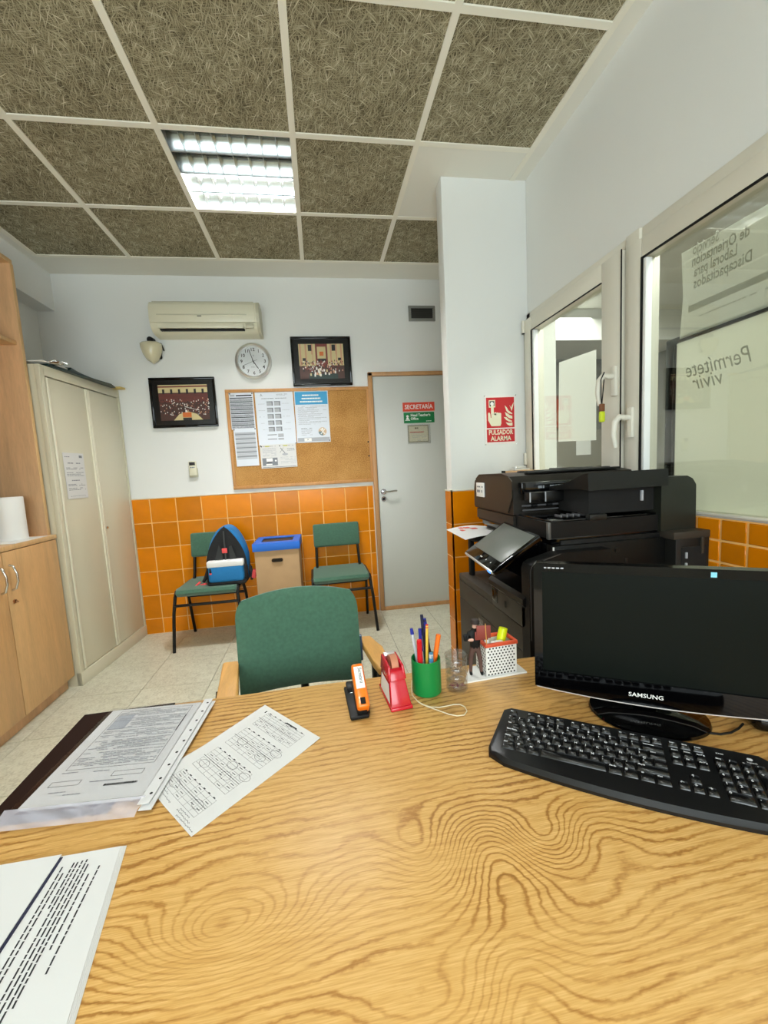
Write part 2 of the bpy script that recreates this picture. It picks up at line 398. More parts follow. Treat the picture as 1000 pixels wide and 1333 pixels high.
# rear wall with the window that lights the room
mb = MB()
for b_ in [(XL, XC, 0, .9), (XL, XC, 2.35, H+.1), (XL, -1.55, .9, 2.35), (.85, XC, .9, 2.35)]: mb.box(b_[0], b_[1], YR-.14, YR, b_[2], b_[3])
struct('wall_rear', mb, WHITE)
w3 = bpy.data.objects.new('window_3', None); C.objects.link(w3); w3['kind'] = 'structure'; PW[w3] = I4
fmb = MB()
for x0, x1, z0, z1 in [(-1.55, -1.49, .9, 2.35), (.79, .85, .9, 2.35), (-1.49, .79, .9, .96), (-1.49, .79, 2.29, 2.35), (-.38, -.32, .96, 2.29)]: fmb.box(x0, x1, YR-.08, YR-.02, z0, z1, bev=.004)
build('window_frame', fmb, PVC, w3)
for x0, x1 in ((-1.49, -.38), (-.32, .79)): build('pane', MB().box(x0, x1, YR-.055, YR-.05, .96, 2.29), GLASS, w3, smooth=False)
# right wall with window opening y .2..2.34, z 1.05..2.12
WY0, WY1, WZ0, WZ1 = -.1, 2.345, 1.05, 2.112
mb = MB()
mb.box(XR, XC, YR, 2.35, 0, WZ0); mb.box(XR, XC, YR, 2.35, WZ1, H+.1); mb.box(XR, XC, YR, WY0, WZ0, WZ1)
wr = struct('wall_right', mb, WHITE)
build('grout', MB().box(XR-.006, XR+.001, YR, 2.35, 0, 1.046), GROUT, wr, smooth=False)
zs = [1.046-.0715*i for i in range(0, 8)]
rws = [(zs[i+1], zs[i]) for i in range(7)]
ys = [1.129-.085*i for i in range(-4, 8)]           # along -y
tile_wall(wr, (XR-.004, 0, 0), (0, -1, 0), 1, rws, [-y for y in ys], [TILE])
tile_wall(wr, (XR-.004, 0, 0), (0, -1, 0), 1, [(.546+.1667*i, .546+.1667*(i+1)) for i in range(3)], [-2.345, -2.15, -1.95, -1.75, -1.60, -1.469], [TILE])
tile_wall(wr, (XR-.004, 0, 0), (0, -1, 0), 1, [(0, .146), (.146, .346), (.346, .546)], [-2.345+.2*i for i in range(14)], [TILE])
# wall beyond the pillar
struct('wall_recess', MB().box(XC, XC+.1, 2.35, YB, 0, H+.1), WHITE)
# pillar
wp = struct('wall_pillar', MB().box(.772, XC, 2.352, 2.452, 0, H+.02, bev=.004), WHITE)
build('grout', MB().box(.764, XR, 2.344, 2.3525, 0, 1.11).box(.764, .7725, 2.344, 2.456, 0, 1.11), GROUT, wp, smooth=False)
prow = [(0, .11), (.11, .31), (.31, .51), (.51, .71), (.71, .91), (.91, 1.108)]
tile_wall(wp, (0, 2.3455, 0), (1, 0, 0), 1, prow, [.768, .968, 1.168, 1.27], [TILE])
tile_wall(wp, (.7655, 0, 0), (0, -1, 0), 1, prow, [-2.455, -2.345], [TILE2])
build('tile_cap', MB().box(.758, XR, 2.338, 2.352, 1.108, 1.116, bev=.002).box(.758, .772, 2.338, 2.458, 1.108, 1.116, bev=.002), PVC, wp)
# skirting under the tiles is absent in the room; ceiling
ce = struct('ceiling', MB().box(XL, XC, YR, YB, H+.11, H+.16), CEILW)
gx = [-1.813+.6*i for i in range(6)]; gy = [2.135+.6*j for j in range(-6, 2)]+[3.312]
bd = MB()
bd.box(XL, gx[0], YR, YB, H, H+.02); bd.box(gx[-1], XC, YR, YB, H, H+.02); bd.box(gx[0], gx[-1], gy[-1], YB, H, H+.02); bd.box(gx[0], gx[-1], YR, gy[0], H, H+.02)
build('plaster_border', bd, CEILW, ce, smooth=False)
build('plaster_panel', MB().box(gx[4]+.01, gx[5], 2.145, 2.735, H-.001, H+.01), CEILW, ce, smooth=False)
cm = {}
for i in range(5):
    for j in range(len(gy)-1):
        x0, x1, y0, y1 = gx[i], gx[i+1], gy[j], gy[j+1]
        if (i, j) in ((2, 6), (2, 2), (2, 0), (4, 6)): continue
        if (i, j) == (4, 7): x1 = gx[5]
        key = (round(x1-x0, 3), round(y1-y0, 3))
        if key not in cm:
            o = build('ceiling_tile', MB().box(.006, x1-x0-.006, .006, y1-y0-.006, 0, .025, bev=.004, seg=1), FIBRE, ce, local=True, smooth=False); cm[key] = o.data
        else:
            o = bpy.data.objects.new('ceiling_tile', cm[key]); C.objects.link(o); o.parent = ce
        o.location = (x0, y0, H+.002+rnd.uniform(0, .001))
        if key[0] == key[1] and rnd.random() < .5: pass
for x in gx: build('ceiling_rail', MB().box(x-.014, x+.014, gy[0], gy[-1], H-.004, H+.003), RAIL, ce, smooth=False)
for y in gy[:-1]+[gy[-1]]: build('ceiling_rail', MB().box(gx[0], gx[-1], y-.014, y+.014, H-.0035, H+.003), RAIL, ce, smooth=False)

# hall beyond the window
struct('wall_hall_far', MB().box(4.3, 4.4, YR, 6.0, 0, H+.2), HALLG)
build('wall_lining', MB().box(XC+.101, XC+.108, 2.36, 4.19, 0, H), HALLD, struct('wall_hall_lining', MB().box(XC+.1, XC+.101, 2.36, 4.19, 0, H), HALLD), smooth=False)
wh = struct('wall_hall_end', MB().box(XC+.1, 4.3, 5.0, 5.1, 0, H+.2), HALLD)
struct('trim_2', MB().box(XC+.1, 4.3, 4.2, 5.0, 2.52, H+.2), WHITE)
struct('wall_hall_near', MB().box(XC, 4.3, YR-.1, YR, 0, H+.2), HALLG)
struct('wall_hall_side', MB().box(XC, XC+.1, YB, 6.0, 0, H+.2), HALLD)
struct('ceiling_hall', MB().box(XC, 4.4, YR, 6.0, H, H+.1), CEILW)

# door
d1 = bpy.data.objects.new('door_1', None); C.objects.link(d1); d1['kind'] = 'structure'; PW[d1] = I4
build('door_frame', MB().box(.463, .50, YB-.035, YB+.01, 0, 2.075, bev=.004).box(.463, 1.30, YB-.035, YB+.01, 2.045, 2.078, bev=.004).box(1.27, 1.30, YB-.035, YB+.01, 0, 2.075, bev=.004), FRAMEW, d1)
build('door_leaf', MB().box(.503, 1.27, YB-.022, YB+.005, .03, 2.043, bev=.003), GREYD, d1)
build('threshold', MB().box(.50, 1.27, YB-.04, YB, 0, .03, bev=.003), FRAMEW, d1)
mb = MB().cyl((.545, YB-.022, 1.062), (.545, YB-.03, 1.062), .026, n=20).cyl((.545, YB-.03, 1.062), (.545, YB-.07, 1.062), .009)
mb.tube([(.545, YB-.07, 1.062), (.58, YB-.072, 1.063), (.64, YB-.068, 1.066), (.655, YB-.06, 1.066)], .009)
build('door_handle', mb, CHROME, d1)
mb = MB().cyl((.545, YB-.022, 1.0), (.545, YB-.029, 1.0), .022, n=20); mb.mi = 1; mb.cyl((.545, YB-.029, 1.0), (.545, YB-.031, 1.0), .011)
build('lock_rose', mb, [CHROME, MATB], d1)

# ---- windows in the right wall
def bar(mb, y0, y1, z0, z1, x0, x1, bev=.006): mb.box(x0, x1, min(y0, y1), max(y0, y1), z0, z1, bev=bev, seg=2)
w1 = bpy.data.objects.new('window_1', None); C.objects.link(w1); w1['kind'] = 'structure'; PW[w1] = I4
mb = MB()      # fixed frame of the left light
bar(mb, 2.345, 2.30, WZ0, WZ1, XR-.012, XR+.07); bar(mb, 2.345, 1.543, 2.075, WZ1, XR-.012, XR+.07); bar(mb, 2.30, 1.58, WZ0, 1.10, XR-.012, XR+.07)
build('window_frame', mb, PVC, w1)
mb = MB()      # opening sash
bar(mb, 2.335, 2.255, 1.08, 2.072, XR-.035, XR+.03); bar(mb, 1.665, 1.548, 1.08, 2.072, XR-.035, XR+.03)
bar(mb, 2.255, 1.665, 1.995, 2.072, XR-.035, XR+.03); bar(mb, 2.255, 1.665, 1.08, 1.16, XR-.035, XR+.03)
sash = build('sash', mb, PVC, w1)
build('pane', MB().box(XR-.002, XR+.004, 1.66, 2.26, 1.155, 2.0), GLASS, w1, smooth=False)
build('glazing_gasket', MB().box(XR-.037, XR-.034, 1.543, 1.548, 1.08, 2.07).box(XR-.036, XR-.03, 2.252, 2.256, 1.16, 1.995).box(XR-.036, XR-.03, 1.665, 2.255, 1.992, 1.996), MATB, w1)
for z in (1.24, 2.0): 
    mb = MB().cyl((XR-.04, 2.33, z), (XR-.04, 2.33, z+.07), .009); mb.mi = 1; mb.cyl((XR-.04, 2.33, z-.003), (XR-.04, 2.33, z), .0092)
    build('hinge', mb, [PVC, MATB], w1)
def handle(y, z, parent, ang):
    mb = MB().box(XR-.05, XR-.035, y-.014, y+.014, z-.06, z+.06, bev=.005)
    mb.cyl((XR-.05, y, z+.02), (XR-.075, y, z+.02), .011)
    pts = [(XR-.07, y, z+.02), (XR-.088, y+.004, z+.024), (XR-.102, y+.010, z+.006), (XR-.106, y+.014, z-.045), (XR-.098, y+.012, z-.095)]
    mb.tube(pts, [.011, .012, .012, .011, .009], 10)
    return build('window_handle', mb, PVC, parent)
BEAD_LIT = mat('bead_daylit', (246, 247, 245), .3)  # whiter than the frame: hall daylight on the beads put into the colour
build('glazing_bead', MB().box(XR-.03, XR-.003, 2.236, 2.2515, 1.16, 1.993, bev=.002), BEAD_LIT, w1)
handle(1.575, 1.57, w1, 0)
w2 = bpy.data.objects.new('window_2', None); C.objects.link(w2); w2['kind'] = 'structure'; PW[w2] = I4
mb = MB()
bar(mb, 1.543, 1.47, WZ0, WZ1, XR-.022, XR+.07); bar(mb, 1.47, WY0, 2.06, WZ1, XR-.012, XR+.07); bar(mb, WY0+.05, WY0, WZ0, WZ1, XR-.012, XR+.07)
build('window_frame', mb, PVC, w2)
mb = MB()
bar(mb, 1.515, 1.445, 1.052, 2.062, XR-.035, XR+.03); bar(mb, 1.445, WY0+.05, 1.99, 2.062, XR-.035, XR+.03); bar(mb, 1.445, WY0+.05, 1.052, 1.062, XR-.012, XR+.03, .002)
build('sash', mb, PVC, w2)
build('pane', MB().box(XR-.002, XR+.004, WY0+.04, 1.45, 1.06, 1.995), GLASS, w2, smooth=False)
build('glazing_gasket', MB().box(XR-.036, XR-.028, 1.441, 1.446, 1.06, 1.99).box(XR-.036, XR-.028, WY0+.05, 1.445, 1.986, 1.991), MATB, w2)
build('glazing_bead', MB().box(XR-.03, XR-.003, 1.426, 1.4405, 1.062, 1.985, bev=.002), BEAD_LIT, w2)
handle(1.482, 1.392, w2, 1)
t = thing('key_fob', 'yellow-green key fob hanging on a black cord from the upper window handle', 'key fob', (1.17, 1.565, 1.45))
build('cord', MB().tube([(1.172, 1.560, 1.604), (1.158, 1.562, 1.575), (1.162, 1.566, 1.50), (1.166, 1.566, 1.478), (1.172, 1.572, 1.50), (1.184, 1.578, 1.575), (1.180, 1.575, 1.604)], .0022, 6, closed=True), MATB, t)
build('tag', MB().box(1.155, 1.177, 1.560, 1.572, 1.448, 1.480, bev=.004), mat('fob_brown', (120, 72, 40), .5), t)
build('fob', MB().box(1.154, 1.178, 1.559, 1.573, 1.405, 1.450, bev=.006), mat('fob_yellow', (206, 220, 40), .4), t)
# sheets and board beyond the panes
mb = MB().box(XR+.012, XR+.014, 1.72, 2.03, 1.30, 1.80); 
t = build('notice_sheet', MB(TR(0, 0, 0)).prism([(1.773, 1.342), (2.081, 1.357), (2.067, 1.769), (1.773, 1.752)], .001, M=FR((XR+.02, 0, 0), (0, 1, 0), (0, 0, 1))), sheetmat('mint_paper', (250, 250, 248)))
tag(t, 'white sheet taped behind the glass of the smaller left window', 'paper')
t = thing('glass_poster', 'pale grey poster behind large window, printed in mirror writing above the black-edged board', 'poster', (XR+.016, 1.1, 1.66))
Mw = FR((XR+.016, 0, 0), (0, 1, 0), (0, 0, 1))
POST = sheetmat('back_of_poster', (220, 220, 212)); INKP = sheetmat('poster_ink_through', (186, 186, 176)); INKP2 = sheetmat('poster_band_through', (198, 198, 188))
build('sheet', MB().prism([(.55, 1.66), (1.322, 1.66), (1.312, 1.80), (1.322, 1.945), (.55, 1.925)], .001, M=Mw), POST, t)
mb = MB()
for s_, y_, z_, k_ in [('Servicio', 1.185, 1.932, .62), ('de Orientación', 1.09, 1.896, .66), ('Laboral para', 1.125, 1.860, .62), ('Discapacitados', 1.08, 1.822, .68)]:
    mb.text(s_, .047, FR((XR+.0155, y_, z_), (0, 1, 0), (0, 0, 1)), 'LEFT', bold=.0008, sx=k_)
build('lettering', mb, INKP, t)
build('print', MB().rect(.98, 1.29, 1.737, 1.758, -.0006, M=Mw).dashes(1.0, 1.27, 1.712, .004, -.0006, M=Mw), INKP2, t)
t = thing('framed_board', 'black-edged pale board behind the large window with mirrored handwriting', 'board', (XR+.03, 1.0, 1.06))
BOARD = sheetmat('mint_board', (240, 240, 230))
Mw2 = FR((XR+.035, 0, 0), (0, 1, 0), (0, 0, 1))
build('board_panel', MB().box(XR+.025, XR+.034, .30, 1.342, 1.055, 1.655), BOARD, t)
build('board_frame', MB().box(XR+.018, XR+.036, .30, 1.385, 1.65, 1.672, bev=.006).box(XR+.018, XR+.036, 1.352, 1.385, 1.055, 1.67, bev=.006), GLOSSB, t)
mb = MB(); 
mb.text('Permítete', .075, FR((XR+.0245, 1.075, 1.545), (0, 1, 0), (0, 0, 1)), 'LEFT', shear=.35, sx=.75)
mb.text('vivir', .07, FR((XR+.0245, 1.16, 1.497), (0, 1, 0), (0, 0, 1)), 'LEFT', shear=.35, sx=.9)
build('handwriting', mb, INKP, t)
# hall things seen through the glass
t = thing('hall_noticeboard', 'grey noticeboard with pale papers on the corridor wall beyond the small window', 'board', (3.2, 4.95, 1.0))
build('panel', MB().box(2.5, 4.2, 4.955, 4.985, .9, 1.62, bev=.004), mat('hall_panel', (116, 110, 94), .8), t)
for a in [(2.75, 1.2, .22, .3), (3.32, 1.3, .21, .3), (3.75, 1.25, .3, .21), (3.1, .95, .25, .2)]: build('paper', MB().rect(a[0], a[0]+a[2], a[1], a[1]+a[3], 0, M=FR((0, 4.953, 0), (1, 0, 0), (0, 0, 1))), PAPER, t)
t = build('wall_panel', MB().box(2.7, 3.1, 4.93, 4.998, 1.66, 2.02, bev=.01), mat('russet', (150, 70, 40), .6)); tag(t, 'russet panel high on the corridor wall beyond the small window', 'panel')

# shelf under the small window
t = thing('wall_shelf', 'narrow pale wooden shelf under the small window behind the printer', 'shelf', (1.18, 2.1, 1.21))
build('shelf_board', MB().box(1.085, XR-.04, 1.60, 2.335, 1.19, 1.21, bev=.002), BEECHE, t)
build('shelf_end_cap', MB().box(1.078, 1.085, 2.30, 2.337, 1.188, 1.212, bev=.001), MATB, t)
for y in (1.75, 2.2): build('bracket', MB().box(1.12, 1.14, y-.01, y+.01, 1.05, 1.19).box(1.12, XR-.036, y-.008, y+.008, 1.165, 1.19), PVC, t)
t = build('hole_punch', MB().box(1.10, 1.19, 2.20, 2.28, 1.211, 1.222, bev=.003).box(1.115, 1.18, 2.225, 2.27, 1.222, 1.236, bev=.005), ALU); tag(t, 'small pale metal clip box lying on the far end of the wooden shelf', 'clip')
t = build('document_tray', MB().box(1.09, 1.20, 1.66, 1.84, 1.211, 1.224, bev=.003), GLOSSB); tag(t, 'flat black tray lying on the near end of the wooden shelf', 'tray')

# ================================================================== LUMINAIRES
REFL = mat('louvre_mirror', (190, 196, 196), .22, 1); TUBE_ON = mat('tube_lit', (214, 244, 255), .4, emit=5.0); TUBE_OFF = mat('tube_unlit', (190, 192, 188), .3); LBACK = mat('luminaire_white', (130, 132, 128), .4)
def luminaire(cx, cy, label, grp):
    t = thing('ceiling_light', label, 'ceiling light', (cx, cy, H), 0, grp); z0 = H; z1 = H+.085
    build('housing', MB().box(cx-.297, cx+.297, cy-.297, cy+.297, z1, z1+.01).box(cx-.3, cx-.294, cy-.297, cy+.297, z0, z1).box(cx+.294, cx+.3, cy-.297, cy+.297, z0, z1).box(cx-.297, cx+.297, cy-.3, cy-.294, z0, z1).box(cx-.297, cx+.297, cy+.294, cy+.3, z0, z1), LBACK, t, smooth=False)
    for k in range(4):
        y = cy-.225+.15*k
        build('tube', MB().cyl((cx-.28, y, z1-.025), (cx+.28, y, z1-.025), .008, n=12), TUBE_ON if k >= 2 else TUBE_OFF, t)
    for k in range(5):       # long parabolic reflectors between the tubes
        y = cy-.292+.146*k
        pr = [(-.004, 0), (-.010, .02), (-.030, .05), (-.045, .07), (-.045, .0805), (.045, .0805), (.045, .07), (.030, .05), (.010, .02), (.004, 0)]
        if k == 0: pr = [p for p in pr if p[0] > 0]+[(0, .07), (0, 0)]; pr = [(.004, 0), (.010, .02), (.030, .05), (.045, .07), (.045, .0805), (0, .0805), (0, 0)]
        if k == 4: pr = [(-.004, 0), (0, 0), (0, .0805), (-.045, .0805), (-.045, .07), (-.030, .05), (-.010, .02)]
        build('reflector', MB().prism(pr, .585, M=FR((cx-.2925, y, z0+.004), (0, 1, 0), (0, 0, 1))), REFL, t)
    for k in range(1, 8):    # cross blades
        x = cx-.292+.584*k/8 if False else cx-.292+.0834*k*.875+.0
        build('blade', MB().prism([(-.001, 0), (.001, 0), (.006, .045), (-.006, .045)], .584, M=FR((x, cy+.292, z0+.003), (1, 0, 0), (0, 0, 1))), REFL, t)
    build('rim', MB().box(cx-.3, cx+.3, cy-.3, cy-.288, z0-.001, z0+.003).box(cx-.3, cx+.3, cy+.288, cy+.3, z0-.001, z0+.003).box(cx-.3, cx-.288, cy-.288, cy+.288, z0-.001, z0+.003).box(cx+.288, cx+.3, cy-.288, cy+.288, z0-.001, z0+.003), RAIL, t)
luminaire(-.313, 2.435, 'recessed square louvred ceiling light with its far half lit, nearest the back wall', 'louvred ceiling lights')
luminaire(-.313, .035, 'added unseen recessed square louvred ceiling light right above the desk', 'louvred ceiling lights')  # out of view, added like the next one to light the room
luminaire(-.313, -1.165, 'added unseen recessed square louvred ceiling light nearest the rear window', 'louvred ceiling lights')

# ================================================================== BACK WALL
XZ = lambda y: FR((0, y, 0), (1, 0, 0), (0, 0, 1))      # normal towards the room (-y)
t = thing('air_conditioner', 'cream wall-mounted air conditioner above the clock', 'air conditioner', (-.775, YB, 2.37))
prof = [(0, 0), (0, .262), (-.03, .285), (-.10, .290), (-.165, .275), (-.195, .22), (-.200, .12), (-.185, .055), (-.150, .015), (-.10, 0)]
def ac_prof(x0, x1, pr): return MB().prism([(-p[0], p[1]) for p in pr], x1-x0, M=FR((x0, YB, 2.305), (0, -1, 0), (0, 0, 1)) @ I4)
mb = MB()
Mac = Matrix(((0, 0, 1, -1.155), (-1, 0, 0, YB), (0, 1, 0, 2.305), (0, 0, 0, 1)))
mb.prism([(-p[0], p[1]) for p in prof], .765, M=Mac, bev=.0)
build('casing', mb, CREAM, t)
build('end_cap', MB().prism([(-p[0]*1.01+.001, p[1]*1.0) for p in prof], .022, M=Matrix(((0, 0, 1, -.39), (-1, 0, 0, YB), (0, 1, 0, 2.305), (0, 0, 0, 1)))), CREAMD, t)
build('top_grille', MB().box(-1.14, -.41, YB-.150, YB-.05, 2.588, 2.597, bev=.002), CREAMD, t)
build('panel_rib', MB().box(-1.10, -.46, YB-.206, YB-.196, 2.448, 2.458, bev=.002), CREAMD, t)
build('front_panel', MB().box(-1.15, -.40, YB-.204, YB-.195, 2.385, 2.545, bev=.003), CREAM, t)
build('air_flap', MB().box(-1.10, -.49, YB-.197, YB-.180, 2.335, 2.378, bev=.004), CREAM, t)
build('outlet_slot', MB().box(-1.09, -.485, YB-.186, YB-.14, 2.322, 2.333, bev=.001), MATB, t)
build('display', MB().box(-.475, -.415, YB-.201, YB-.18, 2.335, 2.376, bev=.002), CREAMD, t)
build('badge', MB().box(-.815, -.785, YB-.207, YB-.204, 2.437, 2.443), MATB, t)
t.scale = (1, 1, .8); t.location.z = 2.412
# siren shield
t = thing('siren', 'small cream shield-shaped siren hanging on the wall below the air conditioner corner', 'siren', (-1.21, YB, 2.27))
pts = []
for i in range(25):
    a = math.pi*i/24; pts.append((math.cos(a)*.075, .03+.018*math.sin(a)))
shield = [(-.075, .03), (-.055, .042), (0, .048), (.055, .042), (.075, .03), (.074, .0), (.06, -.05), (.035, -.092), (0, -.115), (-.035, -.092), (-.06, -.05), (-.074, 0)]
mb = MB(); 
t2 = bmesh.new(); rings = []
for s_, d in [(1, 0), (1, .03), (.93, .052), (.72, .072), (.4, .083), (.12, .087)]: rings.append([t2.verts.new((-1.21+p[0]*s_, YB-.03-d, 2.285+p[1]*s_)) for p in shield])
for A, B in zip(rings, rings[1:]):
    for k in range(12): t2.faces.new((A[k], A[(k+1) % 12], B[(k+1) % 12], B[k]))
t2.faces.new(rings[-1]); t2.faces.new(rings[0][::-1]); bmesh.ops.recalc_face_normals(t2, faces=t2.faces[:]); mb._merge(t2)
build('cover', mb, mat('siren_cream', (216, 208, 176), .2), t)
build('back_plate', MB().box(-1.27, -1.15, YB-.03, YB, 2.21, 2.325, bev=.012), MATB, t)
build('bracket', MB().cyl((-1.205, YB-.02, 2.345), (-1.205, YB-.08, 2.34), .022, n=14).tube([(-1.19, YB-.03, 2.335), (-1.14, YB-.04, 2.32), (-1.13, YB-.02, 2.27)], .005), MATB, t)
build('badge', MB().box(-1.235, -1.205, YB-.088, YB-.08, 2.311, 2.315), MATB, t)
# clock
cx, cz = -.462, 2.183; t = thing('wall_clock', 'round silver-rimmed wall clock reading about five to five', 'clock', (cx, YB, cz))
Mc = FR((cx, YB, cz), (1, 0, 0), (0, 0, 1))
build('rim', MB(Mc).lathe([(.118, .012), (.120, .034), (.128, .040), (.140, .034), (.144, .02), (.144, 0)], n=48), ALU, t)
build('dial', MB(Mc).cyl((0, 0, .001), (0, 0, .014), .122, n=40), mat('dial', (238, 242, 244), .5), t)
mb = MB(Mc)
for k in range(1, 13):
    a = math.pi/2-k*math.pi/6; mb.text(str(k), .036, TR(.092*math.cos(a), .092*math.sin(a), .0155), 'CENTER', bold=.0006)
for k in range(60):
    a = k*math.pi/30; mb.line((.112*math.cos(a), .112*math.sin(a)), (.117*math.cos(a), .117*math.sin(a)), .001, .0152)
build('numerals', mb, INK, t)
mb = MB(Mc); 
def hand(mb, ang, L, b, wd, z): a = math.pi/2-ang; mb.line((-b*math.cos(a), -b*math.sin(a)), (L*math.cos(a), L*math.sin(a)), wd, z)
build('minute_hand', (hand(mb, R(-17), .098, .02, .005, .018), mb)[1], INK, t)
mb = MB(Mc); build('hour_hand', (hand(mb, R(148), .068, .015, .006, .0175), mb)[1], INK, t)
mb = MB(Mc); build('second_hand', (hand(mb, R(248), .09, .035, .0022, .0185), mb)[1], INK, t)
build('hub', MB(Mc).cyl((0, 0, .014), (0, 0, .0195), .005, n=12), INK, t)
build('dial_mark', MB(Mc).text('h', .022, TR(.004, .045, .0152), 'CENTER').dashes(-.02, .02, -.045, .004, .0152, wl=(.004, .008)), INKG, t)
build('clock_glass', MB(Mc).disc(0, 0, .121, .025, 40), CLEAR, t)

# framed photographs
def photo(name, label, x0, x1, z0, z1, kind):
    W = x1-x0; Hh = z1-z0
    t = thing(name, label, 'framed photo', ((x0+x1)/2, YB, z0), 0, 'framed photographs of an assembly hall')
    Mp = FR((x0, YB, z0), (1, 0, 0), (0, 0, 1)); f = .018
    build('frame', MB(Mp).box(0, W, 0, f, 0, .028, bev=.004).box(0, W, Hh-f, Hh, 0, .028, bev=.004).box(0, f, f, Hh-f, 0, .028, bev=.004).box(W-f, W, f, Hh-f, 0, .028, bev=.004), GLOSSB, t)
    build('mount', MB(Mp).box(f, W-f, f, Hh-f, 0, .016), mat('black_mount', (10, 11, 11), .25), t, smooth=False)
    a, b, c, d = .125*W, .875*W, .145*Hh, .855*Hh
    pm = [mat('ph_base', (72, 40, 30), .5), mat('ph_cream', (206, 190, 140), .5), mat('ph_red', (120, 48, 38), .5), mat('ph_dark', (26, 20, 20), .5), mat('ph_white', (226, 222, 214), .5), mat('ph_orange', (206, 104, 36), .5), mat('ph_green', (30, 50, 44), .5), mat('ph_skin', (200, 150, 120), .5)]
    mb = MB(Mp @ Matrix.Translation((a, c, .0165))); w_, h_ = b-a, d-c; P = lambda u, v: (u*w_, v*h_)
    def q(u0, u1, v0, v1, m, z): mb.mi = m; mb.rect(u0*w_, u1*w_, v0*h_, v1*h_, z)
    q(0, 1, 0, 1, 0, 0)
    if kind == 0:
        q(0, 1, .86, 1, 1, .0002); q(0, 1, .93, .97, 2, .0003)
        q(0, 1, .78, .86, 1, .0002)
        for i in range(6): q(.08+i*.16, .125+i*.16, .74, .88, 3, .0004)
        for i in range(9):
            q(0, 1, .52+i*.026, .532+i*.026, 2, .0003)
        for i in range(230):
            u, v = rnd.random(), rnd.uniform(.12, .6); q(u, u+.018, v, v+.03, rnd.choice([4, 4, 3, 3, 2, 7, 3]), .0005+i*1e-6)
        mb.mi = 1; mb.poly([(.26*w_, 0, .0009), (.86*w_, 0, .0009), (.74*w_, .17*h_, .0009), (.56*w_, .25*h_, .0009), (.38*w_, .17*h_, .0009)])
        q(.45, .63, .08, .22, 5, .0011); q(.45, .63, 0, .07, 3, .0011); q(.51, .55, .22, .29, 4, .0012)
        mb.mi = 4; mb.line((.5*w_, .38*h_), (.8*w_, .27*h_), .003, .0010)
    else:
        q(0, 1, .38, 1, 1, .0002)
        for u in (.02, .14, .28, .7, .82, .93): q(u, u+.035, .4, 1, 7, .0003)
        q(.37, .64, .38, 1, 2, .0004); q(.41, .6, .58, .92, 1, .0005); q(.46, .55, .66, .78, 5, .0006); q(.42, .6, .5, .58, 3, .0006)
        for u in (.2, .73): q(u, u+.1, .42, .7, 1, .0006); q(u+.01, u+.09, .8, .98, 3, .0006)
        for u in (.08, .87): q(u, u+.07, .52, .6, 3, .0006)
        q(.2, .85, 0, .14, 6, .0006)
        for i in range(170):
            u, v = rnd.uniform(.02, .96), rnd.uniform(.2, .5); q(u, u+.02, v, v+.045, rnd.choice([2, 2, 3, 0, 4, 7]), .0007+i*1e-6)
        for i in range(26):
            u, v = rnd.uniform(.22, .78), rnd.uniform(.06, .28); q(u, u+.035, v, v+.07, rnd.choice([4, 4, 1, 7, 6]), .0009+i*1e-6)
    build('photograph', mb, pm, t, smooth=False, merge=False)
photo('framed_photograph', 'left black-framed photo of a crowded chamber with an orange desk, above the remote control', -1.269, -.776, 1.678, 2.067, 0)
photo('framed_photograph', 'upper right black-framed group photo in a chamber, directly above the corkboard', -.158, .332, 1.977, 2.372, 1)

# corkboard
t = thing('corkboard', 'wood-framed cork noticeboard on the back wall beside the door', 'noticeboard', (-.12, YB, 1.155))
build('cork_panel', MB().box(-.69, .455, YB-.012, YB, 1.17, 1.95), CORK, t, smooth=False)
for a in [(-.705, .468, 1.155, 1.182), (-.705, .468, 1.938, 1.964), (-.705, -.681, 1.182, 1.938), (.444, .468, 1.182, 1.938)]: build('frame_strip', MB().box(a[0], a[1], YB-.02, YB, a[2], a[3], bev=.003), beech('cork_frame', (196, 142, 84)), t)
def pinned(name, label, x0, x1, z0, z1, tilt, fn, pins=(), mt=PAPERB, dy=0):
    cx = (x0+x1)/2; t = thing(name, label, 'paper', (cx, YB-.014-dy, (z0+z1)/2))
    Mp = FR((cx, YB-.0135-dy, (z0+z1)/2), (1, 0, 0), (0, 0, 1)) @ Matrix.Rotation(R(tilt), 4, 'Z') @ Matrix.Translation((-(x1-x0)/2, -(z1-z0)/2, 0))
    build('sheet', MB(Mp).box(0, x1-x0, 0, z1-z0, 0, .0006), mt, t, smooth=False)
    mbs = {}
    def L(m):
        if m not in mbs: mbs[m] = MB(Mp @ Matrix.Translation((0, 0, .0011)))
        return mbs[m]
    fn(L, x1-x0, z1-z0)
    for m, b in mbs.items(): build('print', b, m, t, smooth=False, merge=False)
    for (u, v) in pins: build('pushpin', MB(Mp).cyl((u, v, .0006), (u, v, .009), .005, .004, n=10), MATB, t)
def p_sched(L, W, Hh):
    L(INK).rect(.055, W-.012, Hh-.028, Hh-.018); L(INKL).rect(.008, .045, Hh-.03, Hh-.014)
    n = 8
    for k in range(n):
        y = Hh-.046-k*.031; L(INK).rect(.004, W-.008, y, y+.007)
        for j in range(3): L(INKG).dashes(.006, W-.01, y-.006-j*.0065, .003, wl=(.008, .03))
        L(INKL).rect(.004, W-.008, y-.022, y-.004, -.0003)
def p_sched2(L, W, Hh):
    L(INKL).rect(.01, W-.01, .06, Hh-.03, -.0003)
    for k in range(6):
        y = Hh-.05-k*.036; L(INKG).rect(.01, W-.01, y, y+.006)
        for j in range(2): L(mat('paper_lines', (205, 210, 216), .8)).rect(.01, W-.01, y-.01-j*.01, y-.005-j*.01)
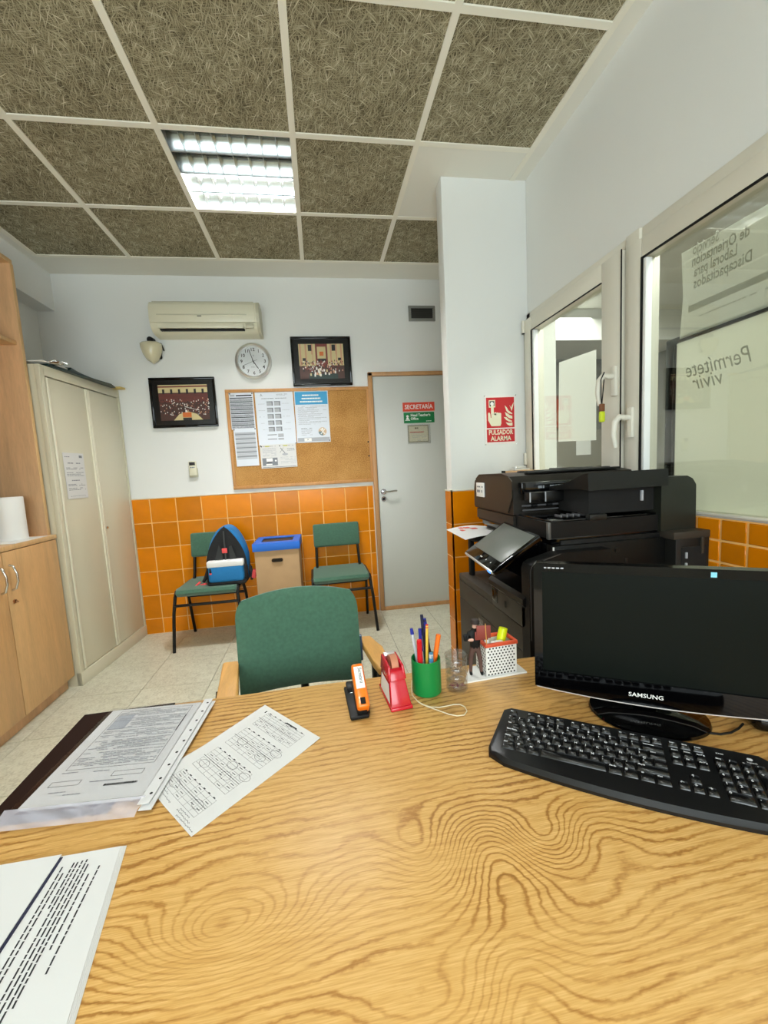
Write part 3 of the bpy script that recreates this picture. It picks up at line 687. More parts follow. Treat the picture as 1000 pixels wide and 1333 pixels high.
def p_map(L, W, Hh):
    L(INKG).text('A', .03, TR(.05, Hh-.025, 0), 'CENTER'); L(INKL).dashes(.17, .26, Hh-.02, .006); L(INKL).dashes(.17, .24, Hh-.03, .003); L(INKG).dashes(.05, .25, Hh-.052, .004)
    for k in range(5):
        for j in range(2):
            x = .088+j*.06; y = Hh-.075-k*.052
            L(INKG).rect(x, x+.05, y-.006, y); L(INKG).rect(x+.04, x+.05, y-.036, y-.006); L(INKL).rect(x, x+.04, y-.036, y-.006, -.0003)
        L(INKL).dashes(.02, .075, Hh-.095-k*.052, .003); L(INKL).dashes(.21, .27, Hh-.095-k*.052, .003)
    for k, y in enumerate((.08, .045)): L(INKG).rect(.075, .15, y, y+.006); L(INKL).rect(.16, .205, y-.005, y+.01)
    L(INKG).rect(.16, .205, .065, .072)
def p_inst(L, W, Hh):
    Y = mat('marker_yellow', (214, 214, 60), .7)
    for x in (.008, .155): L(INK).disc(x+.006, Hh-.014, .005, n=10); L(Y).rect(x+.035, x+.07, Hh-.018, Hh-.010); L(INKG).dashes(x+.016, x+.12, Hh-.014, .003)
    for k in range(8): L(INKL).dashes(.02, .13, Hh-.03-k*.009, .003)
    L(INKG).rect(.012, .135, .022, .085, -.0003); L(LABELW).rect(.045, .095, .055, .082); L(INK).rect(.05, .085, .045, .05); L(LABELW).disc(.12, .06, .008, n=10); L(LABELW).rect(.04, .09, .025, .036)
    L(INKG).line((.165, Hh-.03), (.2, Hh-.075), .006); L(INKL).disc(.2, Hh-.085, .024, ry=.01); L(INKG).line((.16, Hh-.07), (.19, Hh-.03), .003)
    for k in range(5): L(INKL).dashes(.16, .285, .085-k*.012, .003)
    for k in range(2): L(INKG).dashes(.22, .28, Hh-.04-k*.014, .004)
    L(INK).rect(.01, W-.01, .006, .009)
def p_poster(L, W, Hh):
    B = mat('poster_blue', (66, 160, 208), .7); L(B).rect(.006, W-.006, Hh-.11, Hh-.006)
    wl = L(LABELW)
    for k, (a, b) in enumerate([(.065, .2), (.06, .215), (.045, .23)]): wl.dashes(a, b, Hh-.035-k*.026, .011, .0004, wl=(.006, .022), sp=.0015, dens=1)
    for k in range(15): L(INKL).dashes(.02+.006*(k % 2), W-.02-.05*(k % 3), Hh-.125-k*.0105, .0035, wl=(.008, .03))
    for k in range(6): L(INKG if k < 1 else INKL).dashes(.04, .13, .118-k*.011, .004)
    L(INKL).rect(.006, W-.006, .008, .04, -.0003); L(LABELW).rect(.06, .12, .01, .036); L(INKG).text('A', .022, TR(.09, .024, .0003), 'CENTER')
    T1 = mat('tan_print', (208, 180, 148), .7); T2 = mat('slate_print', (120, 138, 142), .7)
    L(T1).disc(.215, .088, .034); L(T2).poly([(.215, .088, .0003)]+[(.215+.034*math.cos(R(a)), .088+.034*math.sin(R(a)), .0003) for a in range(180, 290, 10)])
    wl.line((.195, .112), (.235, .066), .006, .0006); wl.line((.237, .11), (.2, .066), .006, .0006); wl.disc(.215, .108, .009, .0006, 12)
pinned('schedule_sheet', 'sheet with dense black rows pinned at the top left of the corkboard', -.677, -.487, 1.645, 1.938, 0, p_sched, [(.008, .285), (.182, .285)], dy=.001)
pinned('schedule_sheet', 'sheet with faint grey rows pinned below the black-rowed sheet on the corkboard', -.664, -.484, 1.345, 1.650, .5, p_sched2, [(.006, .298), (.172, .300)], PAPERB, dy=.0028)
pinned('floor_plan_sheet', 'large white sheet of small grey plans at the centre of the papers on the corkboard', -.473, -.168, 1.508, 1.938, .2, p_map, [(.3, .006)])
pinned('instruction_sheet', 'landscape instruction sheet with yellow marks pinned lowest on the corkboard', -.468, -.175, 1.318, 1.512, .6, p_inst, [(.008, .186)], PAPER, dy=.0018)
pinned('blue_poster', 'poster with a blue heading and a round tan emblem on the corkboard', -.160, .118, 1.515, 1.938, -.2, p_poster, [(.27, .012)], dy=.001)
for z in (1.50, 1.38): tag(build('pushpin', MB().cyl((.438, YB-.012, z), (.438, YB-.022, z), .007, .005, n=10), MATB), 'small black pushpin, %s of two at the right edge of the corkboard' % ('upper' if z > 1.4 else 'lower'), 'pushpin', 'pushpins at the corkboard edge')
# remote control in holder
t = thing('remote_holder', 'cream remote control in a wall holder below the left framed photo', 'remote control', (-1.005, YB, 1.29))
build('holder', MB().box(-1.038, -.972, YB-.022, YB, 1.275, 1.35, bev=.005), CREAMD, t)
build('remote', MB().box(-1.034, -.978, YB-.03, YB-.004, 1.29, 1.405, bev=.006), CREAM, t)
build('screen', MB().box(-1.028, -.984, YB-.032, YB-.0295, 1.372, 1.398, bev=.001), INK, t)
mb = MB()
for k, x in enumerate((-1.018, -1.006, -.994)): mb.box(x-.004, x+.004, YB-.0325, YB-.029, 1.352, 1.36)
build('buttons', mb, mat('blue_grey', (90, 110, 130), .5), t)
# vent
t = thing('wall_vent', 'small grey louvred vent above the door', 'vent', (.96, YB, 2.5))
fr_ = MB(); 
for a in [(.845, 1.078, 2.498, 2.520), (.845, 1.078, 2.602, 2.624), (.845, .868, 2.52, 2.602), (1.055, 1.078, 2.52, 2.602)]: fr_.box(a[0], a[1], YB-.014, YB, a[2], a[3], bev=.002)
build('vent_frame', fr_, mat('vent_grey', (132, 132, 126), .5), t)
build('vent_back', MB().box(.866, 1.057, YB-.002, YB, 2.518, 2.604), DARK, t)
for k in range(5): build('slat', MB().box(.866, 1.057, -.009, .009, -.0012, .0012, M=TR(0, YB-.009, 2.530+.016*k, 0, R(-38))), mat('slat_dark', (58, 58, 54), .5), t)

# door signs
MD = YB-.0225
t = thing('door_sign', 'red SECRETARÍA sign, the top one on the door', 'sign', (.89, MD, 1.77))
MS = FR((0, MD, 0), (1, 0, 0), (0, 0, 1))
build('plate', MB().box(.752, 1.035, MD-.003, MD, 1.742, 1.818), SIGNO, t, smooth=False)
build('lettering', MB().text('SECRETARÍA', .052, FR((.8935, MD-.0036, 1.778), (1, 0, 0), (0, 0, 1)), 'CENTER', bold=.0006, sx=.86), LABELW, t)
t = thing('door_sign', "green Head Teacher's Office sign below the red sign on the door", 'sign', (.89, MD, 1.68))
build('plate', MB().prism([(.757, 1.642), (1.03, 1.642), (1.03, 1.733), (.757, 1.733)], .004, M=FR((0, MD, 0), (1, 0, 0), (0, 0, 1)) @ I4), SIGNG, t)
mb = MB(); mb.text("Head Teacher's", .031, FR((.818, MD-.0046, 1.708), (1, 0, 0), (0, 0, 1)), 'LEFT', bold=.0008, sx=.9); mb.text('Office', .031, FR((.818, MD-.0046, 1.678), (1, 0, 0), (0, 0, 1)), 'LEFT', bold=.0008, sx=.9)
mb.disc(.79, 1.700, .011, 0, 14, M=FR((0, MD-.0046, 0), (1, 0, 0), (0, 0, 1))); mb.poly([(.775, 1.672, 0), (.805, 1.672, 0), (.797, 1.69, 0), (.783, 1.69, 0)], M=FR((0, MD-.0046, 0), (1, 0, 0), (0, 0, 1))); mb.rect(.768, .812, 1.664, 1.669, 0, M=FR((0, MD-.0046, 0), (1, 0, 0), (0, 0, 1)))
mb.dashes(.955, 1.01, 1.656, .005, 0, M=FR((0, MD-.0046, 0), (1, 0, 0), (0, 0, 1)))
build('lettering', mb, LABELW, t)
t = thing('door_notice', 'small cream card in a clear holder, the lowest notice on the door', 'notice', (.88, MD, 1.54))
Mn = FR((0, MD, 0), (1, 0, 0), (0, 0, 1))
build('card', MB().box(.790, .972, MD-.002, MD, 1.478, 1.622), mat('card_cream', (226, 222, 196), .7), t, smooth=False)
build('card_edge', MB(Mn).rect(.790, .972, 1.615, 1.622, .0024).rect(.790, .797, 1.478, 1.622, .0024).rect(.965, .972, 1.478, 1.622, .0024).rect(.790, .972, 1.478, 1.484, .0024), mat('olive_edge', (140, 136, 104), .6), t)
mb = MB(Mn); mb.dashes(.81, .90, 1.598, .012, .0024, wl=(.01, .02)); build('print', mb, mat('olive_print', (110, 104, 60), .7), t)
build('print', MB(Mn).rect(.805, .93, 1.560, 1.567, .0024), SIGNR, t)
mb = MB(Mn); mb.dashes(.81, .95, 1.535, .003, .0024).dashes(.81, .95, 1.52, .003, .0024).dashes(.87, .96, 1.492, .005, .0024); build('print', mb, INKL, t)
build('holder', MB().box(.783, .99, MD-.004, MD-.003, 1.462, 1.63), CLEAR, t)

# fire alarm sign on the pillar
PF = 2.352; t = thing('fire_alarm_sign', 'red PULSADOR ALARMA fire alarm sign with pressing hand on the pillar', 'sign', (1.085, PF, 1.37))
x0, z0 = .988, 1.372
build('plate', MB().box(x0, x0+.195, PF-.003, PF, z0, z0+.282), mat('sign_white', (240, 232, 228), .4), t, smooth=False)
Mf = FR((x0, PF-.0034, z0), (1, 0, 0), (0, 0, 1))
build('red_field', MB(Mf).rect(.01, .185, .095, .272).rect(.01, .185, .012, .088), SIGNR, t)
mb = MB(Mf); z = .0004
mb.rect(.026, .066, .215, .257, z)
mb.poly([(.020, .178, z), (.022, .185, z), (.030, .185, z), (.034, .178, z), (.036, .155, z), (.040, .155, z), (.040, .178, z), (.102, .178, z), (.102, .120, z), (.096, .106, z), (.040, .106, z), (.020, .140, z)])
mb.rect(.039, .056, .176, .235, .0007); 
for k in range(3): mb.disc(.066+.014*k, .178-.002*k, .009, z+.0001*k, 12)
def flame(pts): mb.poly([(a, b, z) for a, b in pts])
flame([(.125, .225), (.139, .212), (.148, .195), (.172, .178), (.172, .172), (.150, .178), (.135, .192)])
flame([(.155, .228), (.163, .205), (.168, .190), (.172, .200), (.183, .243), (.172, .225), (.166, .210)])
flame([(.126, .186), (.140, .178), (.155, .168), (.172, .162), (.172, .145), (.15, .150), (.132, .165)])
flame([(.118, .157), (.135, .155), (.15, .142), (.17, .133), (.17, .128), (.15, .130), (.132, .140)])
flame([(.130, .126), (.150, .122), (.172, .124), (.172, .105), (.155, .105), (.140, .112)])
mb.text('PULSADOR', .038, TR(.0975, .068, z), 'CENTER', bold=.001, sx=.80); mb.text('ALARMA', .038, TR(.0975, .032, z), 'CENTER', bold=.001, sx=.86)
build('pictogram', mb, mat('glow_cream', (232, 228, 200), .5), t)
mb = MB(Mf).rect(.031, .061, .221, .251, .0006); build('button_ring', mb, INK, t)
build('button_dot', MB(Mf).disc(.046, .236, .011, .0009, 16), LABELW, t)
mb = MB(Mf)
for u, v in ((.0, .0), (.195, .0), (.0, .282), (.195, .282)): mb.box(u-.003, u+.003, v-.003, v+.003, 0, .003)
build('corner_screw', mb, CHROME, t)

# ================================================================== LEFT SIDE CABINETS
ca = math.atan2(.07, .815)
def steel_cabinet():
    t = thing('steel_cabinet', 'tall pale grey-green two-door steel cabinet against the left wall in the far corner', 'cabinet', (-1.567, 2.755, 0), -ca)
    # local: x outward, y along the wall
    D, Wd, Hc = -.38, .818, 1.98
    mb = MB().prism([(D, 0), (-.03, 0), (-.03, Wd), (D, Wd-.034)], Hc); mb.box(-.03, 0, 0, .035, 0, Hc, bev=.002); mb.box(-.03, 0, Wd-.02, Wd, 0, Hc, bev=.002); mb.box(-.03, 0, .035, Wd-.02, Hc-.06, Hc, bev=.002)
    build('body', mb, STEEL, t, local=True)
    build('gap_shade', MB().box(-.0299, -.027, .036, Wd-.021, .088, Hc-.062), DARK, t, local=True)  # near-black sheet behind the doors, stands in for shade in the gaps
    build('plinth', MB().box(-.03, .002, .0, Wd, 0, .085, bev=.002), STEEL, t, local=True)
    for i, (a, b) in enumerate([(.040, .415), (.420, Wd-.024)]):
        mb = MB().box(-.026, -.004, a, b, .09, Hc-.066, bev=.004)
        d = build('cabinet_door', mb, STEEL, t, local=True)
        e = (a, a+.018) if i else (b-.018, b); e2 = (a, a+.018)
        build('folded_edge', MB().box(-.01, .004, e[0], e[1], .092, Hc-.068, bev=.004), STEELE, d, local=True)
        if not i: build('folded_edge', MB().box(-.01, .004, a, a+.018, .092, Hc-.068, bev=.004), STEELE, d, local=True)
    build('lock', MB().cyl((-.004, .452, .95), (.006, .452, .95), .009, n=14), CHROME, t, local=True)
    return t
SC = steel_cabinet()
MSC = PW[SC]
def on_sc(x, y, z): return MSC @ Vector((x, y, z))
t = thing('cabinet_notice', 'white typed A4 notice taped to the left door of the steel cabinet', 'notice', on_sc(0, .2, 1.3)[:], -ca)
Mn = PW[t].inverted() @ MSC @ FR((.0, 0, 0), (0, 1, 0), (0, 0, 1))
def rect_sheet(M, x0, x1, y0, y1, th=.0006): return MB(M).box(x0, x1, y0, y1, 0, th)
build('sheet', rect_sheet(Mn, .095, .292, 1.178, 1.470), PAPER, t, local=True, smooth=False)
mb = MB(Mn); mb.dashes(.11, .155, 1.445, .005, .001); mb.rect(.245, .275, 1.440, 1.456, .001); build('print', mb, INKG, t, local=True)
mb = MB(Mn); mb.dashes(.13, .25, 1.405, .006, .001, wl=(.015, .03)); mb.dashes(.15, .23, 1.295, .006, .001)
for k, z_ in enumerate((1.375, 1.367, 1.345, 1.335, 1.325, 1.27, 1.262, 1.245, 1.235)): mb.dashes(.112, .275-.03*(k % 2), z_, .0035, .001, wl=(.006, .03))
mb.dashes(.12, .27, 1.195, .002, .001)
build('print', mb, INKG, t, local=True)
# on top of the steel cabinet
t = thing('plastic_folders', 'stack of dark green plastic folders overhanging the top of the steel cabinet', 'folder', on_sc(-.1, .4, 1.98)[:], -ca)
for k in range(7):
    a = -.02+.006*k; mb = MB(); y_ = -.33 if k < 2 else -.17+.012*k
    M_ = TR(0, 0, 0, R(2.5*k-3)); 
    mb.prism([(-.22, y_), (.125-.010*k, y_-.01), (.15-.016*k, .22-.01*k), (.11-.01*k, .335-.03*k), (-.2, .30-.01*k)], .0065, M=Matrix.Translation((0, 0, .0075*k)) @ M_, bev=0)
    build('folder', mb, TARP, t, local=True)
t = build('yellow_folder', MB(MSC).prism([(-.25, .52), (.07, .56), (.055, .80), (-.2, .80)], .004, M=Matrix.Translation((0, 0, 1.981-.0)), bev=0), YCARD); t.location.z = .0
bpy.data.objects.remove(t)
t = build('yellow_folder', MB(MSC).prism([(-.12, .742), (.052, .742), (.06, .80), (-.12, .80)], .012, M=Matrix.Translation((-.0, 0, 1.981))), YCARD); tag(t, 'yellow folder corner at the far end of the steel cabinet top', 'folder')
t = thing('white_panel', 'white laminated panel with a metal spring clamp lying on the steel cabinet', 'panel', on_sc(-.1, .1, 2.0)[:], -ca)
build('panel', MB().box(-.12, .115, -.085, .13, -.001, .005, bev=.002), LABELW, t, local=True)
build('clamp', MB().tube([(.10, -.01, .010), (.125, .0, .024), (.145, .01, .010), (.16, .02, .018), (.18, .03, .006)], .006, 8).box(.10, .17, -.03, .01, -.006, .008, bev=.003), CHROME, t, local=True)

# wooden base cabinet and bookcase
XF = -1.60
t = thing('base_cabinet', 'low beech cabinet with two doors and bow handles next to the steel cabinet', 'cabinet', (-1.8, 2.35, 0))
build('body', MB().box(XL+.01, XF-.02, 1.43, 2.748, .075, .95), BEECHD, t, smooth=False)
build('plinth', MB().box(XL+.01, XF-.045, 1.43, 2.745, 0, .075), BEECH, t, smooth=False)
build('worktop', MB().box(XL+.01, XF+.004, 1.43, 2.752, .95, .975, bev=.002), BEECHE, t)
for i, (a, b) in enumerate([(1.433, 1.868), (1.872, 2.308), (2.312, 2.747)]):
    d = build('cabinet_door', MB().box(XF-.018, XF, a, b, .08, .946, bev=.0015), BEECHD, t)
    yh = a+.035 if i == 2 else (b-.035 if i == 1 else a+.035)
    build('bow_handle', MB().tube([(XF, yh, .875), (XF+.018, yh, .868), (XF+.032, yh, .83), (XF+.032, yh, .79), (XF+.018, yh, .752), (XF, yh, .745)], [.006, .006, .0055, .0055, .006, .006], 10), CHROME, d)
    if i == 2: build('lock', MB().cyl((XF, yh, .685), (XF+.008, yh, .685), .010, n=14).cyl((XF+.008, yh, .685), (XF+.018, yh+.004, .680), .006, .004, n=8), mat('brass_lock', (170, 120, 84), .3, 1), d)
t = thing('bookcase', 'open beech bookcase standing on the low beech cabinet at the left edge', 'bookcase', (-1.8, 2.2, .975))
XB = -1.628
build('side_panel', MB().box(XL+.01, XB, 2.725, 2.748, .976, 2.52, bev=.001), BEECH, t, smooth=False)
build('edge_band', MB().box(XB, XB+.0025, 2.724, 2.749, .976, 2.52, bev=.0008), BEECHE, t)
build('side_panel', MB().box(XL+.01, XB, 1.55, 1.573, .976, 2.52, bev=.001), BEECH, t, smooth=False)
build('back_panel', MB().box(XL+.002, XL+.01, 1.55, 2.748, .976, 2.52), BEECH, t, smooth=False)
build('top_panel', MB().box(XL+.01, XB, 1.55, 2.748, 2.52, 2.545, bev=.002), BEECHE, t)
for z in (2.075, 1.60): 
    if z < 2: continue
    build('shelf_board', MB().box(XL+.012, XB-.02, 1.574, 2.724, z, z+.022, bev=.002), BEECHE, t)
t = thing('paper_towel_roll', 'white paper towel roll standing on the beech cabinet', 'paper roll', (-1.725, 2.59, .978))
build('paper', MB().lathe([(.022, .002), (.068, 0), (.070, .004), (.070, .236), (.068, .24), (.022, .238), (.022, .002)]), LABELW, t, local=True)
build('core', MB().lathe([(.0215, .0), (.0215, .239), (.019, .239), (.019, 0)]), CARD, t, local=True)
tag(build('napkin_sheet', MB().box(-1.84, -1.605, 2.42, 2.69, .9755, .9772), LABELW), 'white sheet lying on the beech cabinet under the paper roll', 'paper')
t = thing('black_box_file', 'tall black box file in the bookcase behind the paper roll', 'file', (-1.84, 2.45, .976))
build('case', MB().box(-1.96, -1.84, 2.40, 2.70, .978, 1.50, bev=.003), MATB, t)
build('spine_label', MB().rect(-1.734, -1.734, 0, 0) if False else MB().box(-1.8395, -1.839, 2.42, 2.47, 1.25, 1.4), PAPER, t)
t = thing('black_binder', 'black binder lying on the upper shelf of the bookcase', 'binder', (-1.84, 2.45, 2.1))
build('cover', MB().box(-1.96, -1.70, 2.30, 2.60, 2.098, 2.16, bev=.004), MATB, t)
build('pages', MB().box(-1.955, -1.71, 2.305, 2.603, 2.108, 2.15), PAPER, t)

# ================================================================== VISITOR CHAIRS
def visitor_chair(label, grp):
    t = thing('visitor_chair', label, 'chair', (0, 0, 0), 0, grp)
    # faces -y; seat .43 wide
    mb = MB(); n = 9; t2 = bmesh.new()
    mb.prism([(-.005, .0), (.02, -.03), (.06, -.04), (.36, -.02), (.40, .0), (.40, .025), (.04, .025), (.01, .02)], .43, M=Matrix(((0, 0, 1, -.215), (1, 0, 0, 0), (0, 1, 0, .435), (0, 0, 0, 1))), bev=.0)
    bmesh.ops.bevel(mb.bm, geom=[e for e in mb.bm.edges if (e.verts[0].co.x == e.verts[1].co.x)], offset=.018, segments=3, affect='EDGES', profile=.5)
    build('seat', mb, FAB, t, local=True)
    Mb = TR(0, .40, .725, 0, R(-9))
    build('backrest', MB().box(-.195, .195, -.022, .022, -.098, .098, bev=.016, seg=3, M=Mb), FAB, t, local=True)
    for s in (-1, 1):
        build('leg', MB().tube([(s*.222, .06, .44), (s*.222, .02, .40), (s*.235, .0, .28), (s*.255, -.015, .0)], .0115, 10), BLACK, t, local=True)
        build('leg', MB().tube([(s*.222, .22, .44), (s*.222, .30, .33), (s*.228, .39, .0)], .0115, 10), BLACK, t, local=True)
        build('upright', MB().tube([(s*.18, .33, .42), (s*.18, .375, .50), (s*.175, .405, .66)], .0115, 10), BLACK, t, local=True)
        build('side_rail', MB().tube([(s*.222, .05, .437), (s*.222, .37, .437)], .0115, 10), BLACK, t, local=True)
    build('stretcher', MB().tube([(-.232, .0, .345), (.232, .0, .345)], .0105, 10), BLACK, t, local=True)
    build('stretcher', MB().tube([(-.225, .30, .33), (.225, .30, .33)], .0105, 10), BLACK, t, local=True)
    build('cross_rail', MB().tube([(-.222, .34, .425), (.222, .34, .425)], .0105, 10), BLACK, t, local=True)
    return t
VC = visitor_chair('green fabric visitor chair against the tiles with the backpack on its seat', 'green visitor chairs against the orange tiles')
VC.location = (-.885, 3.13, 0); VC.rotation_euler.z = R(-1); PW[VC] = TR(-.885, 3.13, 0)
dup(VC, (.118, 3.12, 0), R(1), 'empty green fabric visitor chair between the cardboard bin and the door')

# backpack
t = thing('backpack', 'blue and black backpack with a white band, unzipped, sitting on the left green chair', 'backpack', (-.738, 3.31, .462))
def arch(w_, h_, n=18, base=.0):
    pts = [(-w_*.92, 0), (w_*.92, 0), (w_, .03), (w_, h_*.45)]
    for i in range(1, n): 
        a = math.pi*i/n; pts.append((w_*math.cos(a)*(1-.18*math.sin(a)), h_*.45+h_*.55*math.sin(a)))
    pts += [(-w_, h_*.45), (-w_, .03)]
    return pts
Mk = lambda y: Matrix(((1, 0, 0, 0), (0, 0, 1, y), (0, 1, 0, 0), (0, 0, 0, 1)))
mb = MB(); t2 = bmesh.new(); rings = []
for y, s_ in [(.10, .80), (.085, .95), (.03, 1.03), (-.03, 1.02), (-.075, .95), (-.088, .86)]:
    rings.append([t2.verts.new((p[0]*s_, y + (.02*p[1]), p[1]*(.96+.04*s_))) for p in arch(.146, .43)])
n = len(rings[0])
for A, B in zip(rings, rings[1:]):
    for k in range(n): t2.faces.new((A[k], A[(k+1) % n], B[(k+1) % n], B[k]))
t2.faces.new(rings[0][::-1]); t2.faces.new(rings[-1]); bmesh.ops.recalc_face_normals(t2, faces=t2.faces[:]); mb._merge(t2)
bag = build('main_body', mb, BLUEF, t, local=True)
def ogive(w_, z0, z1, n=12):
    R_ = [(w_, z0)]+[(w_*math.cos(math.pi/2*i/n)**.8, z0+(z1-z0)*(i/n)**.85) for i in range(1, n)]+[(0, z1)]
    return R_+[(-a, b) for a, b in R_[-2::-1]]
mb = MB(); mb.prism(ogive(.147, .10, .432), .02, M=Matrix(((1, 0, 0, 0), (0, .06, 1, -.106), (0, 1, 0, 0), (0, 0, 0, 1))), bev=.0); mb.box(-.150, .150, -.112, -.06, .0, .14, bev=.02)
op = build('open_flap', mb, BLACKF, t, local=True)
build('zip_fold', MB().tube([(0, -.112, .13), (.002, -.112, .22), (.0, -.104, .34), (0, -.096, .40)], .006, 6), mat('fold_grey', (64, 66, 66), .7), op, local=True)
build('patch', MB().box(-.02, .018, -.118, -.108, .235, .272, bev=.004), CORAL, op, local=True)
build('fold_panel', MB().poly([(-.09, -.1105, .15), (-.02, -.1105, .15), (-.02, -.1085, .24), (-.04, -.1065, .30)]).poly([(.09, -.1105, .15), (.03, -.1105, .15), (.03, -.1085, .28), (.05, -.1075, .29)]), mat('lining_grey', (48, 50, 50), .8), op, local=True)
pk = build('front_pocket', MB().box(-.128, .128, -.150, -.085, .02, .165, bev=.022, seg=3), BLUEF, t, local=True)
build('white_band', MB().box(-.132, .132, -.153, -.09, .135, .185, bev=.012, seg=3), WHITEF, pk, local=True)
build('zip_pull', MB().box(-.112, -.100, -.158, -.150, .10, .132, bev=.002), BLACKF, pk, local=True)
build('zip_tab', MB().box(-.114, -.098, -.159, -.150, .088, .10, bev=.002), CORAL, pk, local=True)
build('base_panel', MB().box(-.140, .140, -.145, .09, -.004, .028, bev=.014), BLACKF, t, local=True)
for s in (-1, 1):
    st_ = build('strap', MB().tube([(s*.12, .02, .12), (s*.155, -.02, .09), (s*.17, -.05, .045), (s*.19, -.06, .015) if s < 0 else (s*.165, -.05, .0)], [.018, .018, .015, .010], 8), BLACKF, t, local=True)
    if s < 0: build('strap_end', MB().box(-.235, -.155, -.085, -.035, .0, .05, bev=.018, seg=3, M=TR(0, 0, .0, 0, 0, R(-14))).tube([(-.21, -.06, .02), (-.235, -.07, .0), (-.24, -.075, -.006)], .008, 6), CORAL, st_, local=True)
    else: build('strap_end', MB().box(.16, .19, -.07, -.02, .05, .115, bev=.008, M=TR(0, 0, 0, 0, 0, R(12))), CORAL, st_, local=True)

# cardboard bin
t = thing('cardboard_bin', 'tall cardboard recycling bin with a blue lid between the two green chairs', 'bin', (-.36, 3.36, 0))
build('box_body', MB().box(-.165, .165, -.17, .17, 0, .735, bev=.002), CARD, t, local=True)
mb = MB(); z0, z1 = .690, .748
mb.box(-.176, .176, -.182, -.172, z0, z1, bev=.002); mb.box(-.176, .176, .172, .182, z0, z1, bev=.002); mb.box(-.176, -.168, -.172, .172, z0, z1, bev=.002); mb.box(.168, .176, -.172, .172, z0, z1, bev=.002)
mb.box(-.172, .172, -.178, -.10, z1-.006, z1); mb.box(-.172, .172, .10, .178, z1-.006, z1); mb.box(-.172, -.12, -.10, .10, z1-.006, z1); mb.box(.12, .172, -.10, .10, z1-.006, z1)
build('lid', mb, BLUEC, t, local=True)
build('hand_hole', MB().box(-.038, .038, -.1715, -.169, .602, .624, bev=.009), DARK, t, local=True)
build('hole_rim', MB().box(-.042, .042, -.1708, -.1695, .599, .627, bev=.010), mat('hole_rim', (120, 94, 62), .8), t, local=True)
build('opening_shade', MB().box(-.12, .12, -.10, .10, .7355, .7365), mat('opening_shade', (74, 56, 42), .9), t, local=True)  # dark sheet in the lid opening, its colour stands in for shade inside

# ================================================================== ARMCHAIR
t = thing('armchair', 'green upholstered armchair with wooden armrests tucked under the far side of the desk', 'chair', (-.10, 1.2, 0))
def cushion(wb_, wt_, h_, th, crown, n=14, mz=10):
    t2 = bmesh.new(); ring = []
    for j in range(mz+1):
        v = j/mz; row = []
        for i in range(n+1):
            u = i/n*2-1
            wd = (wb_*(1-v)+wt_*v)/2
            # rounded corners
            z = v*h_; 
            x = u*wd
            edge = crown*(1-u*u)
            zz = z + edge*v - .02*(1-v)*(1-u*u)*0
            if v > .78: x *= 1-.11*((v-.78)/.22)**2.6
            row.append((x, .035*u*u, zz))
        ring.append(row)
    fr = [[t2.verts.new((x, y*-1-th*.5*((1-abs(2*i/n-1)**4)*(1-abs(2*j/mz-1)**5)), z)) for i, (x, y, z) in enumerate(r)] for j, r in enumerate(ring)]
    bk = [[t2.verts.new((x, y*-1+th*.5*((1-abs(2*i/n-1)**6)*(1-abs(2*j/mz-1)**6))+.012, z)) for i, (x, y, z) in enumerate(r)] for j, r in enumerate(ring)]
    for j in range(mz):
        for i in range(n):
            t2.faces.new((fr[j][i], fr[j][i+1], fr[j+1][i+1], fr[j+1][i])); t2.faces.new((bk[j][i+1], bk[j][i], bk[j+1][i], bk[j+1][i+1]))
    for j in range(mz):
        t2.faces.new((fr[j+1][0], bk[j+1][0], bk[j][0], fr[j][0])); t2.faces.new((fr[j][n], bk[j][n], bk[j+1][n], fr[j+1][n]))
    for i in range(n):
        t2.faces.new((fr[0][i], bk[0][i], bk[0][i+1], fr[0][i+1])); t2.faces.new((fr[mz][i+1], bk[mz][i+1], bk[mz][i], fr[mz][i]))
    return t2
mb = MB(); mb._merge(cushion(.40, .40, .31, .06, .022, 20, 16), TR(-.102, 1.37, .548, R(2), R(-6)))
build('backrest', mb, FAB, t)
build('seat', MB().box(-.32, .12, .90, 1.34, .40, .47, bev=.025, seg=3), FAB, t)
BLU = mat('slate_blue_plastic', (70, 92, 120), .5)
build('back_shell', MB().box(-.30, -.292, 1.38, 1.40, .60, .69, bev=.003).box(.10, .108, 1.38, 1.40, .60, .69, bev=.003).box(-.29, .09, 1.392, 1.402, .58, .70, bev=.004), BLU, t)
def arm(pts, s):
    mb = MB(); mb.prism(pts, .026, M=TR(0, 0, .636), bev=0); bmesh.ops.bevel(mb.bm, geom=mb.bm.edges[:], offset=.007, segments=3, affect='EDGES', profile=.5)
    build('armrest', mb, ARMW, t)
arm([(-.354, 1.355), (-.350, 1.365), (-.306, 1.365), (-.302, 1.352), (-.262, 1.13), (-.262, 1.05), (-.315, 1.05), (-.322, 1.14)], -1)
arm([(.100, 1.43), (.108, 1.448), (.145, 1.445), (.172, 1.34), (.178, 1.30), (.172, 1.20), (.160, 1.185), (.138, 1.19), (.128, 1.25)], 1)
for x, y0, y1 in ((-.33, 1.36, 1.0), (.15, 1.40, 1.0)):
    build('leg', MB().tube([(x, y0-.02, .64), (x, y0, .40), (x, y0+.03, .0)], .014, 10), BLACK, t)
    build('leg', MB().tube([(x, y1+.22, .636), (x, y1+.05, .40), (x, y1, .0)], .014, 10), BLACK, t)
    build('side_rail', MB().tube([(x, y0, .41), (x, y1+.05, .41)], .012, 10), BLACK, t)
build('back_upright', MB().tube([(-.10, 1.30, .41), (-.10, 1.41, .44), (-.10, 1.41, .70)], .014, 10), BLACK, t)
build('seat_rail', MB().tube([(-.33, 1.2, .40), (.15, 1.2, .40)], .012, 10), BLACK, t)

